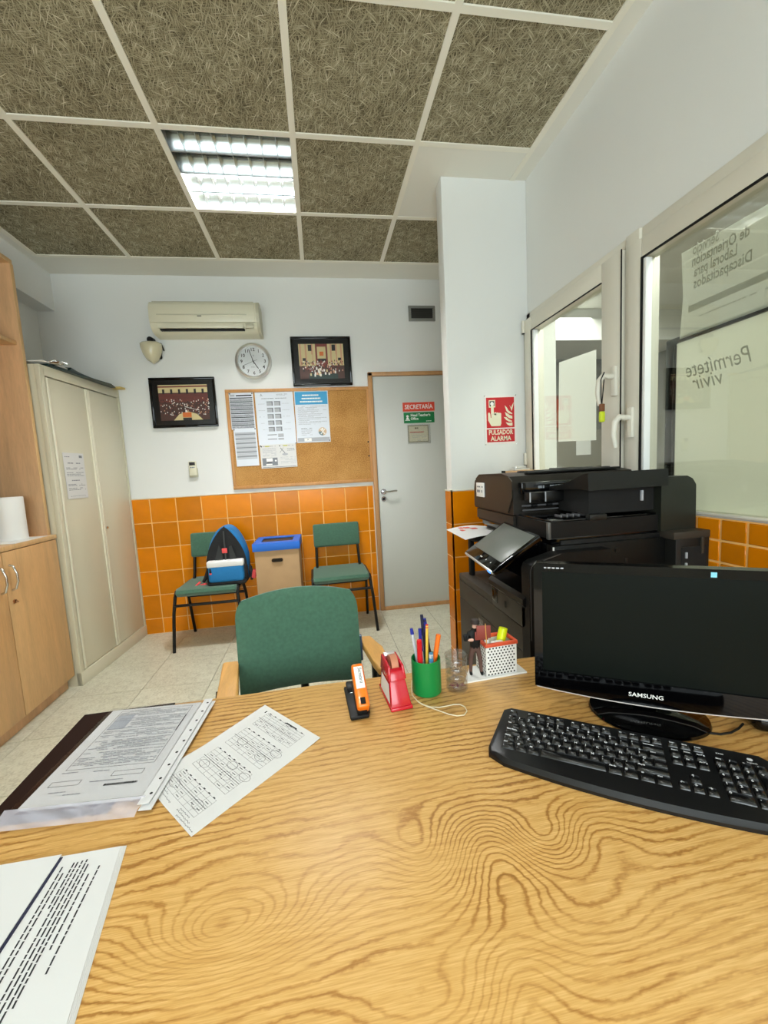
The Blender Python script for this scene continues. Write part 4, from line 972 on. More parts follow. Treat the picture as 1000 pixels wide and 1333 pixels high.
# ================================================================== DESK
ZD = .70
t = thing('desk', 'large oak-veneer desk filling the foreground', 'desk', (.4, .6, 0))
dx0, dx1, dy0, dy1 = -.600, 1.20, .10, 1.066
build('desktop', MB().box(dx0, dx1, dy0, dy1, ZD-.028, ZD, bev=.0025), OAK, t)
build('modesty_panel', MB().box(dx0+.06, dx1-.06, dy1-.16, dy1-.142, .25, ZD-.029), OAK, t)
for x in (dx0+.03, dx1-.06): build('side_panel', MB().box(x, x+.028, dy0+.08, dy1-.06, 0, ZD-.029, bev=.001), OAK, t)

PM = lambda x, y, z, a: TR(x, y, z, R(a))
def flat_poly(pts, z0, z1, M=None):
    mb = MB(); mb.prism(pts, z1-z0, M=Matrix.Translation((0, 0, z0))); return mb
# brown folder and the punched sleeves of forms
tag(build('brown_folder', flat_poly([(-.608, 1.060), (-.602, .735), (-.40, .722), (-.40, 1.062)], ZD, ZD+.004), BROWN), 'dark brown leather folder under the plastic sleeve of forms at the desk corner', 'folder')
def quadM(o, xa, ya):     # frame on the desk from a corner and two corners
    return FR(o, Vector(xa)-Vector(o), Vector(0) if False else Vector((0, 0, 1)).cross((Vector(xa)-Vector(o)).normalized()))
t = thing('document_sleeve', 'clear punched sleeve of printed forms lying on the brown folder', 'papers', (-.46, .9, ZD+.004))
Ms = FR((-.566, .742, ZD+.0045), Vector((.250, -.020, 0)), Vector((.020, .250, 0)))
W_, H_ = .232, .322
for k in range(4): build('form_sheet', MB(Ms @ TR(.006, .014, .0012*k, R(.35*(k-1)))).box(0, .210, 0, .297, 0, .0008), PAPER, t, smooth=False)
mb = MB(Ms @ TR(0, .0, .0058)); 
build('sleeve_film', MB(Ms).box(-.004, .222, -.002, .318, .0064, .0068), SLEEVE, t, smooth=False)
st_ = build('punched_strip', MB(Ms).box(.218, .238, -.008, .322, .0064, .0072).box(.224, .246, -.018, .316, .003, .0038), mat('strip_plastic', (216, 216, 216), .3), t, smooth=False)
mbh = MB(Ms)
for k in range(9): mbh.disc(.231, .015+.036*k, .0028, .0076, 10)
build('punch_hole', mbh, MATB, st_)
Mp = Ms @ TR(.006, .014, .0054)
mb = MB(Mp)
def frame_rect(mb, x0, x1, y0, y1, wd, z=0):
    mb.rect(x0, x1, y0, y0+wd, z); mb.rect(x0, x1, y1-wd, y1, z); mb.rect(x0, x0+wd, y0, y1, z); mb.rect(x1-wd, x1, y0, y1, z)
frame_rect(mb, .022, .190, .088, .288, .0007); frame_rect(mb, .018, .072, .045, .058, .0007); frame_rect(mb, .122, .180, .060, .073, .0007)
mb.dashes(.122, .182, .038, .005, 0, wl=(.002, .005), sp=.001, dens=1); mb.rect(.188, .190, .19, .25, .0002)
build('print', mb, INK, t, smooth=False)
mb = MB(Mp)
for k in range(40):
    y = .284-.0048*k; a, b = (.026, .186)
    if 8 < k < 14: a = .07
    if k in (5, 15, 22, 30): continue
    mb.dashes(a+rnd.uniform(0, .03)*(k % 3 == 0), b-rnd.uniform(0, .06)*(k % 4 == 0), y, .0016, 0, wl=(.004, .022), sp=.0014)
for y, a, b in ((.078, .08, .11), (.050, .09, .15), (.03, .03, .06), (.022, .06, .10), (.081, .02, .05)): mb.dashes(a, b, y, .002, 0, wl=(.004, .01), sp=.001)
build('print', mb, mat('form_grey', (150, 152, 158), .8), t, smooth=False, merge=False)
build('print', MB(Mp).rect(.026, .064, .215, .270, -.0001).rect(.028, .062, .235, .238, .0001), INKL, t, smooth=False)
# sleeve's open lower end: wrinkled film
mb = MB(); t2 = bmesh.new(); nx, ny = 26, 8; G = []
for i in range(nx+1):
    row = []
    for j in range(ny+1):
        u, v = i/nx, j/ny
        row.append(t2.verts.new(Ms @ Vector((-.012+.236*u, -.030+.040*v, .0030+.005*v+.0032*math.sin(u*31+v*6+2*math.sin(u*9))*math.sin(v*3.1)))))
    G.append(row)
for i in range(nx):
    for j in range(ny): t2.faces.new((G[i][j], G[i+1][j], G[i+1][j+1], G[i][j+1]))
mb._merge(t2); build('film_edge', mb, filmmat('film_white', (236, 234, 246), .45), t)

# timetable sheet
t = thing('timetable_sheet', 'white sheet of boxed timetables with pencil circles and handwriting, lying alone on the desk', 'paper', (-.2, .82, ZD))
c00 = Vector((-.362, .780, 0)); c10 = Vector((-.240, .641, 0)); c11 = Vector((-.036, .837, 0)); c01 = Vector((-.171, 1.000, 0))
def bil(u, v, z=0):
    p = (c00*(1-u)+c10*u)*(1-v)+(c01*(1-u)+c11*u)*v
    lift = .010*max(0, 1-(u**2+(v)**2)*6)+.004*max(0, v-.8)*u*5
    return Vector((p.x, p.y, ZD+.0008+lift*.5+z))
t2 = bmesh.new(); n = 14; G = [[t2.verts.new(bil(i/n, j/n)) for j in range(n+1)] for i in range(n+1)]
for i in range(n):
    for j in range(n): t2.faces.new((G[i][j], G[i+1][j], G[i+1][j+1], G[i][j+1]))
r = bmesh.ops.extrude_face_region(t2, geom=t2.faces[:])
for v in r['geom']:
    if isinstance(v, bmesh.types.BMVert): v.co.z -= .0006
bmesh.ops.recalc_face_normals(t2, faces=t2.faces[:])
mb = MB(); mb._merge(t2); build('sheet', mb, PAPER, t)
def bline(mb, u0, v0, u1, v1, wd=.0006, n_=6, z=.0005):
    for k in range(n_):
        a = bil(u0+(u1-u0)*k/n_, v0+(v1-v0)*k/n_, z); b = bil(u0+(u1-u0)*(k+1)/n_, v0+(v1-v0)*(k+1)/n_, z)
        d = (b-a); q = Vector((-d.y, d.x, 0)).normalized()*wd/2
        mb.poly([a-q, b-q, b+q, a+q])
mb = MB(); mg = MB()
for bi, (v0, v1) in enumerate([(.07, .215), (.275, .475), (.535, .73), (.785, .945)]):
    nr = 5 if bi in (0,) else 7
    u0, u1 = .17, .83 if bi else .72+.11
    for k in range(nr+1):
        v = v0+(v1-v0)*k/nr; bline(mg, u0, v, u1, v, .0004, 5)
    for k in range(7):
        u = u0+(u1-u0)*k/6; bline(mg, u, v0, u, v1, .0004, 3)
    vm = v0+(v1-v0)*(.5); bline(mb, u0-.03, vm, u1, vm, .0008)
    for k in range(7):
        uu = u0+(u1-u0)*(k+.3)/7; vv = v1+.004; bline(mg, uu, vv, uu+.032, vv, .0022, 1)
    for q_ in range(16):
        uu = u0+(u1-u0)*(rnd.randrange(6)+.25)/6; vv = v0+(v1-v0)*(rnd.randrange(nr)+.5)/nr; bline(mg, uu, vv, uu+.055, vv, .0012, 1)
for (uc, vc) in [(.27, .12), (.72, .13), (.27, .33), (.62, .36), (.55, .44), (.8, .43), (.33, .62), (.7, .60), (.8, .69)]:
    for k in range(12):
        a, b = 2*math.pi*k/12, 2*math.pi*(k+1)/12
        bline(mg, uc+.075*math.cos(a), vc+.03*math.sin(a), uc+.075*math.cos(b), vc+.03*math.sin(b), .0006, 1, .0007)
bline(mb, .50, .955, .68, .955, .0034, 2); bline(mb, .13, .93, .13, .955, .003, 1)
for li, (vc, ua, ub) in enumerate([(.052, .10, .36), (.034, .16, .45), (.052, .62, .80), (.034, .60, .86), (.016, .66, .95)]):
    u = ua
    while u < ub:
        bline(mg, u, vc, u+.012, vc+rnd.uniform(-.008, .010), .0007, 1); bline(mg, u+.012, vc+.004, u+.022, vc-.002, .0007, 1); u += .026
build('print', mb, INK, t, smooth=False, merge=False); build('pencil_marks', mg, mat('pencil', (96, 96, 98), .7), t, smooth=False, merge=False)

# letters at the lower left
t = thing('letter_stack', 'stack of white typed letters in the near left corner of the desk', 'papers', (-.45, .5, ZD))
L1 = [(-.80, .648), (-.337, .646), (-.278, .34), (-.80, .34)]
for k in range(5):
    o_ = .0016*k
    build('letter_sheet', flat_poly([(x+(-.0016*k if i in (1, 2) else 0), y-(.0008*k if i in (0, 1) else 0)) for i, (x, y) in enumerate(L1)], ZD+.0009*k, ZD+.0009*k+.0007), PAPER, t, smooth=False)
zt = ZD+.0046
build('letter_sheet', flat_poly([(-.80, .646), (-.428, .645), (-.425, .30), (-.80, .30)], zt, zt+.0012), PAPER, t, smooth=False)
lab(build('ink_band', flat_poly([(-.4275, .640), (-.4235, .640), (-.4205, .34), (-.4245, .34)], zt, zt+.0010), mat('navy', (30, 34, 60), .6), t, smooth=False), 'dark blue printed edge band of the top letter')
mb = MB()
def vdash(x, y0, y1, wd):
    y = y0
    while y > y1:
        L = rnd.uniform(.004, .013); xs = x+(.646-y)*.17*.35; xe = x+(.646-(y-L))*.17*.35
        mb.poly([(xs-wd/2, y, zt), (xs+wd/2, y, zt), (xe+wd/2, max(y-L, y1), zt), (xe-wd/2, max(y-L, y1), zt)]); y -= L+.0015
for x, a, b in [(-.416, .623, .40), (-.410, .612, .40), (-.402, .627, .56), (-.397, .627, .42), (-.391, .628, .435), (-.385, .629, .43), (-.380, .620, .45), (-.372, .603, .505), (-.362, .614, .478)]: vdash(x, a, b, .0022)
build('print', mb, INK, t, smooth=False, merge=False)
mb = MB()
for x, a, b in [(-.485, .60, .594), (-.491, .58, .575), (-.486, .576, .57), (-.50, .60, .45), (-.51, .61, .42)]:
    mb.poly([(x-.0011, a, zt+.0015), (x+.0011, a, zt+.0015), (x+.0011, b, zt+.0015), (x-.0011, b, zt+.0015)])
build('print', mb, INK, t, smooth=False)

# stapler
t = thing('stapler', 'orange stapler with a black base and handwritten white label', 'stapler', (.055, .938, ZD), R(3))
build('base', MB().box(-.026, .018, -.055, .085, 0, .010, bev=.004).box(-.020, .014, .05, .088, .008, .022, bev=.004).box(.006, .022, -.040, -.008, 0, .022, bev=.003), MATB, t, local=True)
build('anvil', MB().box(-.014, .006, .045, .075, .010, .0125, bev=.001), CHROME, t, local=True)
Mh = Matrix.Translation((.004, -.033, .018)) @ Matrix.Rotation(R(24), 4, 'X')
Mh = Matrix.Translation((.006, -.040, .026)) @ Matrix.Rotation(R(33), 4, 'X')
hd = build('handle', MB(Mh).box(-.0145, .0145, -.012, .098, -.014, .016, bev=.006, seg=3), ORANGEP, t, local=True)
build('label', MB(Mh).box(-.010, .0105, .032, .088, .0158, .0168, bev=.0003), LABELW, hd, local=True)
build('handwriting', MB(Mh).text('Secretaría', .013, FR((.0035, .085, .0173), (0, -1, 0), (1, 0, 0)), 'LEFT', shear=.3, sx=.78), INK, hd, local=True)
build('logo_badge', MB(Mh).box(-.006, .006, -.006, .010, .0158, .0166, bev=.0003), MATB, hd, local=True)
build('magazine', MB().box(-.009, .014, -.045, .05, .014, .030, bev=.002, M=Matrix.Rotation(R(14), 4, 'X')), MATB, t, local=True)

# tape dispenser
t = thing('tape_dispenser', 'glossy red tape dispenser with a roll of tan tape beside the stapler', 'tape dispenser', (.150, .935, ZD), R(6))
def hull(b0, b1, z0, z1, n=1):
    t2 = bmesh.new(); a = [t2.verts.new((x, y, z0)) for x, y in ((b0[0], b0[2]), (b0[1], b0[2]), (b0[1], b0[3]), (b0[0], b0[3]))]
    c = [t2.verts.new((x, y, z)) for x, y, z in ((b1[0], b1[2], z1), (b1[1], b1[2], z1), (b1[1], b1[3], z1+.004), (b1[0], b1[3], z1+.004))]
    t2.faces.new(a[::-1]); t2.faces.new(c)
    for i in range(4): t2.faces.new((a[i], a[(i+1) % 4], c[(i+1) % 4], c[i]))
    return t2
mb = MB()
def add_h(b0, b1, z0, z1, bev):
    t2 = hull(b0, b1, z0, z1); bmesh.ops.bevel(t2, geom=t2.edges[:], offset=bev, segments=3, affect='EDGES', profile=.5); mb._merge(t2)
add_h((-.027, .027, -.040, .078), (-.0265, .0265, -.038, .076), 0, .008, .002)
add_h((-.025, .025, -.036, .074), (-.0185, .0185, -.006, .070), .006, .070, .003)
for s in (-1, 1): add_h((s*.019-.0032, s*.019+.0032, -.012, .070), (s*.0165-.003, s*.0165+.003, -.002, .066), .060, .092, .0018)
add_h((-.018, .018, -.014, .010), (-.0165, .0165, -.004, .006), .060, .080, .0018)
add_h((-.017, .017, .052, .068), (-.016, .016, .055, .066), .060, .090, .0018)
build('body', mb, REDP, t, local=True)
build('tape_roll', MB().lathe([(.010, -.0085), (.024, -.0085), (.024, .0085), (.010, .0085), (.010, -.0085)], n=28, M=Matrix(((0, 0, 1, .001), (1, 0, 0, .030), (0, 1, 0, .082), (0, 0, 0, 1)))), mat('tape_tan', (196, 130, 100), .25, coat=.4), t, local=True)
build('cutter', MB().box(-.014, .014, .050, .060, .094, .098, bev=.001).box(-.014, .014, .058, .066, .091, .100, bev=.001), ALU, t, local=True)
build('side_sticker', MB().poly([(-.0252, -.024, .012), (-.0252, .060, .012), (-.0215, .060, .052), (-.0215, -.008, .052)]), LABELW, t, local=True)

# pen cup
t = thing('pen_cup', 'green cylindrical pen cup full of pens', 'pen cup', (.232, .965, ZD))
build('cup', MB().lathe([(0, 0), (.034, 0), (.0365, .003), (.0365, .088), (.0355, .089), (.0345, .088), (.0345, .006), (0, .005)], n=40), GREENP, t, local=True)
def pen(name, label, cat, x, y, tx_, ty_, L, r, m, tip=None, tm=None, grp=None, cap=None, z0=.006):
    p0 = Vector((.232+x, .965+y, ZD+z0)); d = Vector((tx_, ty_, 1)).normalized()
    t = thing(name, label, cat, p0[:], 0, grp)
    build('barrel', MB().cyl(p0+d*.012, p0+d*L, r, n=12), m, t)
    build('tip', MB().cyl(p0, p0+d*.012, r*.25, r*.9, n=10), tm or m, t)
    if cap: 
        cl, cm_, rr = cap; build('cap', MB().cyl(p0+d*(L-cl), p0+d*(L+.003), r*rr, r*rr*.8, n=12), cm_, t)
        build('clip', MB().tube([p0+d*(L-.002)+Vector((0, -r*1.5, 0)), p0+d*(L-cl*.8)+Vector((0, -r*1.7, 0))], .0012, 6), cm_, t)
    return t
BLUEI = mat('blue_ink', (24, 40, 150), .3); CLRB = mat('clear_barrel', (206, 210, 216), .25); DKB = mat('dark_blue', (16, 20, 56), .35); YP = mat('pencil_yellow', (226, 190, 70), .4); RP = mat('red_marker', (210, 20, 32), .35); ORM = mat('orange_marker', (250, 120, 30), .4)
pen('marker_pen', 'red marker standing cap up in the green pen cup', 'pen', -.016, -.008, -.02, -.08, .135, .0065, RP, cap=(.05, RP, 1.1))
pen('ballpoint_pen', 'clear ballpoint pen leaning far left in the green cup, behind the red marker', 'pen', -.010, .012, -.12, .08, .150, .004, CLRB, tm=ALU, cap=(.012, BLUEI, 1.2))
pen('ballpoint_pen', 'blue-capped ballpoint pen between the red marker and the pencil', 'pen', -.004, .008, -.03, .04, .150, .004, CLRB, tm=ALU, cap=(.055, BLUEI, 1.25))
pen('pencil', 'yellow and black striped pencil with a red end in the green cup', 'pencil', -.003, -.010, .06, .06, .165, .0036, YP, tm=mat('pencil_black', (30, 30, 30), .4), cap=(.006, RP, 1.05))
pen('ballpoint_pen', 'dark pen, tallest in the green cup, left of the other dark pen', 'pen', .010, .018, -.04, .10, .178, .004, DKB, cap=(.05, DKB, 1.2))
pen('ballpoint_pen', 'dark blue pen leaning right behind the pencil in the green cup', 'pen', .020, .008, -.07, .10, .172, .004, DKB, cap=(.055, BLUEI, 1.2))
pen('ballpoint_pen', 'black pen with a silver clip leaning right in the green cup', 'pen', .022, -.004, -.10, .16, .130, .0042, mat('pen_black', (18, 18, 20), .3), cap=(.04, mat('pen_black', (18, 18, 20), .3), 1.2))
pen('marker_pen', 'orange marker leaning to the right in the green cup', 'pen', .010, .002, .20, .02, .138, .0062, ORM)
pen('ballpoint_pen', 'short white and blue pen at the front of the green cup', 'pen', .006, -.020, .03, -.02, .100, .0055, CLRB, cap=(.02, mat('cap_teal', (60, 130, 170), .35), 1.1))

# stacked clear containers
t = thing('clear_containers', 'stack of small round clear screw containers beside the green pen cup', 'container', (.308, .957, ZD))
for k in range(4):
    z = .0215*k
    c_ = build('container', MB().lathe([(0, z+.0005), (.0262, z+.0005), (.0275, z+.003), (.0275, z+.016), (.0262, z+.018), (.0262, z+.0205), (.0245, z+.0205), (.0245, z+.003), (0, z+.003)], n=32), CLEAR, t, local=True)
    if k < 3:
        mb = MB(); 
        for j in range(26 if k != 1 else 12):
            a, r_ = rnd.uniform(0, 6.28), rnd.uniform(0, .02); mb.box(-.003, .003, -.001, .001, 0, .001, M=TR(r_*math.cos(a), r_*math.sin(a), z+.004+rnd.uniform(0, .006 if k else .008), rnd.uniform(0, 3), rnd.uniform(-.4, .4)))
        o_ = build('pins', mb, [mat('pins_wine', (120, 40, 70), .4), mat('pins_grey', (120, 116, 116), .4), mat('pins_dark', (90, 84, 84), .4)][k], c_, local=True); o_['kind'] = 'stuff'
build('lid', MB().lathe([(.0285, .084), (.0285, .091), (.026, .093), (0, .093)], n=32), CLEAR, t, local=True)

# string
tag(build('string', MB().tube([(x, y, ZD+.0022) for x, y in [(.205, 1.02), (.196, .985), (.190, .95), (.198, .917), (.214, .893), (.235, .872), (.253, .853), (.270, .842), (.286, .842), (.297, .855), (.298, .872), (.290, .884), (.276, .887), (.258, .885), (.240, .884), (.222, .890), (.204, .905), (.196, .925)]], .0012, 6), mat('cream_string', (226, 216, 186), .8)), 'cream string looped on the desk in front of the green pen cup', 'string')

# organiser base, perforated box, figurine
t = thing('desk_organiser', 'white desk organiser: perforated cup with an orange rim on a flat white base', 'organiser', (.43, 1.0, ZD))
Mo = FR((.333, .972, ZD), Vector((.183, .012, 0)), Vector((-.012, .183, 0)))
build('base_plate', MB(Mo).prism([(0, 0), (.180, 0), (.178, .072), (.048, .074)], .004), LABELW, t)
PERF, g_, b_ = newmat('perforated_white')
tc_ = g_.n('ShaderNodeTexCoord'); sx_ = g_.n('ShaderNodeSeparateXYZ'); PERF.node_tree.links.new(tc_.outputs['UV'], sx_.inputs[0])
def cell(a, off): return g_.m('SUBTRACT', g_.m('FRACT', g_.m('ADD', g_.m('MULTIPLY', a, 125.0), off)), .5)
b_.inputs['Base Color'].default_value = (*lin((236, 236, 230)), 1)
# geometry: square cup walls with real punched dots set as recessed dark discs
Mx = Mo @ TR(.066, .006, .004, R(0)); bw, bh = .088, .084
build('cup_wall', MB(Mx).box(0, bw, 0, .002, 0, bh).box(0, .002, .002, .062, 0, bh).box(bw-.002, bw, .002, .062, 0, bh).box(0, bw, .060, .062, 0, bh).box(0, bw, 0, .062, 0, .003), LABELW, t, smooth=False)
build('rim', MB(Mx).box(-.003, bw+.003, -.003, .005, bh-.004, bh+.006, bev=.002).box(-.003, bw+.003, .057, .065, bh-.004, bh+.006, bev=.002).box(-.003, .005, .005, .057, bh-.004, bh+.006, bev=.002).box(bw-.005, bw+.003, .005, .057, bh-.004, bh+.006, bev=.002), mat('orange_rim', (216, 84, 52), .4), t)
mb = MB()
for r_ in range(10):
    for c_ in range(10):
        for f_, (Mq, ww) in enumerate(((Mx @ FR((0, -.0004, 0), (1, 0, 0), (0, 0, 1)), bw), (Mx @ FR((-.0004, .062, 0), (0, -1, 0), (0, 0, 1)), .062))):
            u = .0065+c_*.0092+(.0046 if r_ % 2 else 0); v = .0055+r_*.0078
            if u < ww-.004: mb.disc(u, v, .0024, 0, 10, M=Mq)
o_ = build('perforations', mb, MATB, t, smooth=False, merge=False); o_['kind'] = 'stuff'
def cup_pen(name, label, cat, x, y, tx_, ty_, L, r, m, cm_):
    p0 = Mx @ Vector((x, y, .004)); d = (Mx.to_3x3() @ Vector((tx_, ty_, 1))).normalized(); t = thing(name, label, cat, p0[:])
    build('barrel', MB().cyl(p0, p0+d*(L-.03), r, n=14), m, t); build('cap', MB().cyl(p0+d*(L-.03), p0+d*L, r*1.08, r*1.0, n=14), cm_, t)
cup_pen('highlighter', 'thick yellow highlighter leaning right in the perforated cup', 'highlighter', .040, .030, .28, .05, .112, .0115, YEL, YEL)
cup_pen('correction_pen', 'white correction pen leaning left in the perforated cup', 'pen', .030, .02, -.22, -.05, .108, .006, LABELW, LABELW)
cup_pen('marker_pen', 'grey and clear pen behind the white correction pen in the perforated cup', 'pen', .036, .040, -.22, .05, .106, .005, CLRB, mat('pen_mauve', (140, 110, 124), .4))
t = build('eraser', MB(Mx).box(.022, .062, .008, .03, .060, .086, bev=.009, seg=3), LABELW); tag(t, 'white rounded eraser at the front of the perforated cup', 'eraser')

# figurine: one skinned body
def skinned(name, verts, edges, radii, sub, zmats, parent):
    me = bpy.data.meshes.new(name); me.from_pydata(verts, edges, []); o = bpy.data.objects.new(name, me); C.objects.link(o)
    sk = o.modifiers.new('s', 'SKIN'); me.skin_vertices[0].data[0].use_root = True
    for i, r_ in enumerate(radii): me.skin_vertices[0].data[i].radius = (r_, r_)
    ss = o.modifiers.new('ss', 'SUBSURF'); ss.levels = sub
    bpy.context.view_layer.update(); dg = bpy.context.evaluated_depsgraph_get()
    nm = bpy.data.meshes.new_from_object(o.evaluated_get(dg)); bpy.data.objects.remove(o)
    b = MB(); b.bm.from_mesh(nm); 
    for f in b.bm.faces: f.material_index = zmats[1](f.calc_center_median())
    return build(name, b, zmats[0], parent, local=True)
t = thing('figurine', 'small figurine in a black top and brown trousers holding up a red-brown board', 'figurine', (.377, 1.004, ZD+.004), R(-10))
V = [(0, 0, .075), (0, 0, .095), (0, .0, .118), (0, 0, .128), (.002, -.002, .142), (-.008, 0, .070), (-.012, .002, .038), (-.013, .002, .006), (.008, 0, .070), (.013, .0, .038), (.015, 0, .006), (-.016, .0, .116), (-.022, -.008, .100), (-.006, -.018, .104), (.014, 0, .116), (.020, -.010, .104), (.010, -.022, .112), (-.013, -.008, .003), (.016, -.010, .003), (0, -.024, .115)]
E_ = [(0, 1), (1, 2), (2, 3), (3, 4), (0, 5), (5, 6), (6, 7), (0, 8), (8, 9), (9, 10), (2, 11), (11, 12), (12, 13), (2, 14), (14, 15), (15, 16), (7, 17), (10, 18)]
V = V[:19]; RR = [.011, .012, .012, .0045, .011, .0075, .0062, .0045, .0075, .0062, .0045, .0055, .0046, .004, .0055, .0046, .004, .004, .004]
def zf(c): 
    if c.z < .009: return 0
    if c.z < .078: return 1
    if c.z > .131 or (c.y < -.014 and c.z > .09): return 2
    return 0
skinned('body', V, E_, RR, 2, ([MATB, TROUS, SKIN], zf), t)
build('hair', MB().lathe([(.0118, -.001), (.0122, .004), (.009, .010), (0, .0125)], n=14, M=TR(.002, 0, .1425)), mat('hair_dark', (40, 30, 26), .7), t, local=True)
bd_ = build('board', MB().box(.000, .036, -.030, -.027, .112, .146, bev=.001), REDB, t, local=True)
build('board', MB().box(-.004, .030, -.026, -.0235, .106, .128, bev=.001), REDB, t, local=True)
build('stick', MB().tube([(.024, -.032, .096), (.022, -.032, .152)], .0012, 6), ARMW, t, local=True)
build('bag', MB().box(-.030, -.018, -.006, .008, .094, .112, bev=.004), MATB, t, local=True)

# ================================================================== MONITOR
th = R(-31.4); t = thing('monitor', 'glossy black widescreen monitor on an oval foot at the right of the desk', 'monitor', (.665, .745, ZD), th)
Wm = .455; z0, z1 = .035, .334
# bezel with a gently bowed bottom edge
def bez(w_, zb, zt, bow, r_=.01, n=16):
    pts = []
    for i in range(n+1):
        u = -1+2*i/n; pts.append((u*w_/2, zb-bow*(1-u*u)))
    pts += [(w_/2, zt-.006), (w_/2-.006, zt), (-w_/2+.006, zt), (-w_/2, zt-.006)]
    return pts
MY = lambda y: Matrix(((1, 0, 0, 0), (0, 0, 1, y), (0, 1, 0, 0), (0, 0, 0, 1)))
def ring_prism(outer, inner, y0, y1, bev=.0):
    """frame between two outlines with the same number of points"""
    t2 = bmesh.new(); n = len(outer)
    a = [[t2.verts.new((p[0], y, p[1])) for p in o] for o in (outer, inner) for y in (y0, y1)]
    of, ob_, inf, inb = a
    for i in range(n):
        j = (i+1) % n
        t2.faces.new((of[i], of[j], inf[j], inf[i])); t2.faces.new((ob_[j], ob_[i], inb[i], inb[j]))
        t2.faces.new((of[j], of[i], ob_[i], ob_[j])); t2.faces.new((inf[i], inf[j], inb[j], inb[i]))
    bmesh.ops.recalc_face_normals(t2, faces=t2.faces[:]); return t2
out = bez(Wm, z0+.008, z1, .012); 
inn = []
for p in out:
    inn.append((max(-Wm/2+.018, min(Wm/2-.018, p[0])), max(z0+.046, min(z1-.019, p[1]))))
mb = MB(); mb._merge(ring_prism(out, inn, -.012, .014)); 
build('bezel', mb, GLOSSB, t, local=True)
mb = MB(); mb._merge(ring_prism([(p[0]*.985, p[1] if p[1] > .1 else p[1]+.002) for p in inn], [(p[0]*.975, (p[1]-.004) if p[1] > .1 else p[1]+.005) for p in inn], -.0125, -.0065))
build('screen', MB().box(-Wm/2+.017, Wm/2-.017, -.006, .004, z0+.044, z1-.018), mat('lcd_panel', (9, 15, 11), .38, spec=.12), t, local=True, smooth=False)
build('acrylic_edge', MB().prism([(p[0]*.985, p[1]) for p in out[:17]]+[(p[0]*.985, p[1]-.0035) for p in out[:17]][::-1], .016, M=MY(-.010)), mat('acrylic', (206, 196, 190), .12, coat=.6), t, local=True)
build('back_shell', MB().box(-Wm/2+.006, Wm/2-.006, .012, .040, z0+.012, z1-.004, bev=.010, seg=3).box(-.15, .15, .035, .065, z0+.06, z1-.05, bev=.015, seg=3), GLOSSB, t, local=True)
build('lettering', MB().text('SAMSUNG', .0128, FR((-.006, -.0127, z0+.018), (1, 0, 0), (0, 0, 1)), 'CENTER', bold=.00015, sx=1.1), LABELW, t, local=True)
build('top_print', MB().dashes(-.205, -.165, z1-.010, .003, M=FR((0, -.0127, 0), (1, 0, 0), (0, 0, 1)), wl=(.003, .008)), INKL, t, local=True)
lab(build('energy_sticker', MB().box(.100, .110, -.0130, -.0125, z1-.016, z1-.006), mat('sticker_blue', (130, 205, 226), .4), t, local=True), 'tiny light blue sticker on the top bezel')
build('neck', MB().cyl((0, .035, .012), (0, .035, .09), .026, .022, n=20).box(-.03, .03, .02, .05, .06, .12, bev=.006), GLOSSB, t, local=True)
build('foot', MB().lathe([(0, 0), (.108, 0), (.114, .003), (.112, .008), (.09, .013), (.035, .017), (0, .018)], 0, .010, n=44, sy=.80), GLOSSB, t, local=True)
tag(build('monitor_cable', MB().tube([(.732, .670, .703), (.752, .660, .703), (.775, .658, .704), (.800, .664, .705), (.822, .674, .705)], .0022, 8), MATB), 'thin black cable running from the monitor foot to the speaker', 'cable')
t = thing('desk_speaker', 'black desktop speaker partly hidden at the right edge behind the keyboard', 'speaker', (.90, .64, ZD), R(-30))
sp = MB(); sp.box(-.075, .075, -.03, .09, 0, .040, bev=.016, seg=3, taper=None)
build('body', sp, GLOSSB, t, local=True)
build('grille', MB().disc(0, .03, .03, .0405, 20), MATB, t, local=True)

# ================================================================== KEYBOARD
t = thing('keyboard', 'black full-size keyboard lying at an angle in front of the monitor', 'keyboard', (.330, .756, ZD), R(-34.3))
# local: x along the length, y towards the monitor; origin at the middle of the left edge
KB = mat('keyboard_black', (15, 15, 16), .34, spec=.4); KEY = mat('key_black', (13, 13, 14), .2, spec=.6); LEG = mat('key_legend', (220, 222, 226), .5)
def top_z(y): return .012+.011*(y+.08)/.155
front = [(.0+.45*i/20, -.078-.018*(1-((i/10)-1)**2)) for i in range(21)]
outl = [(.012, .077), (-.002, .066)]+[(-.012, -.05)]+[(-.008, -.066)]+front[1:-1]+[(.458, -.066), (.462, -.05), (.452, .066), (.438, .077)]
t2 = bmesh.new(); n = len(outl)
cx_, cy_ = .225, 0
def ringz(s_, zf): return [t2.verts.new((cx_+(p[0]-cx_)*s_, cy_+(p[1]-cy_)*(s_ if s_ == 1 else 1-(1-s_)*2.6), zf(p))) for p in outl]
r0 = ringz(1, lambda p: .0); r1 = ringz(1, lambda p: top_z(p[1])*.55); r2 = ringz(.990, lambda p: top_z(p[1]) if p[1] > -.06 else .009); r3 = ringz(.975, lambda p: top_z(p[1]) if p[1] > -.06 else .0135)
for A, B in ((r0, r1), (r1, r2), (r2, r3)):
    for i in range(n): t2.faces.new((A[i], A[(i+1) % n], B[(i+1) % n], B[i]))
t2.faces.new(r0[::-1]); t2.faces.new(r3); bmesh.ops.recalc_face_normals(t2, faces=t2.faces[:])
mb = MB(); mb._merge(t2); build('keyboard_case', mb, KB, t, local=True)
kc = {}; keys = []; tilt = math.atan2(.011, .155)
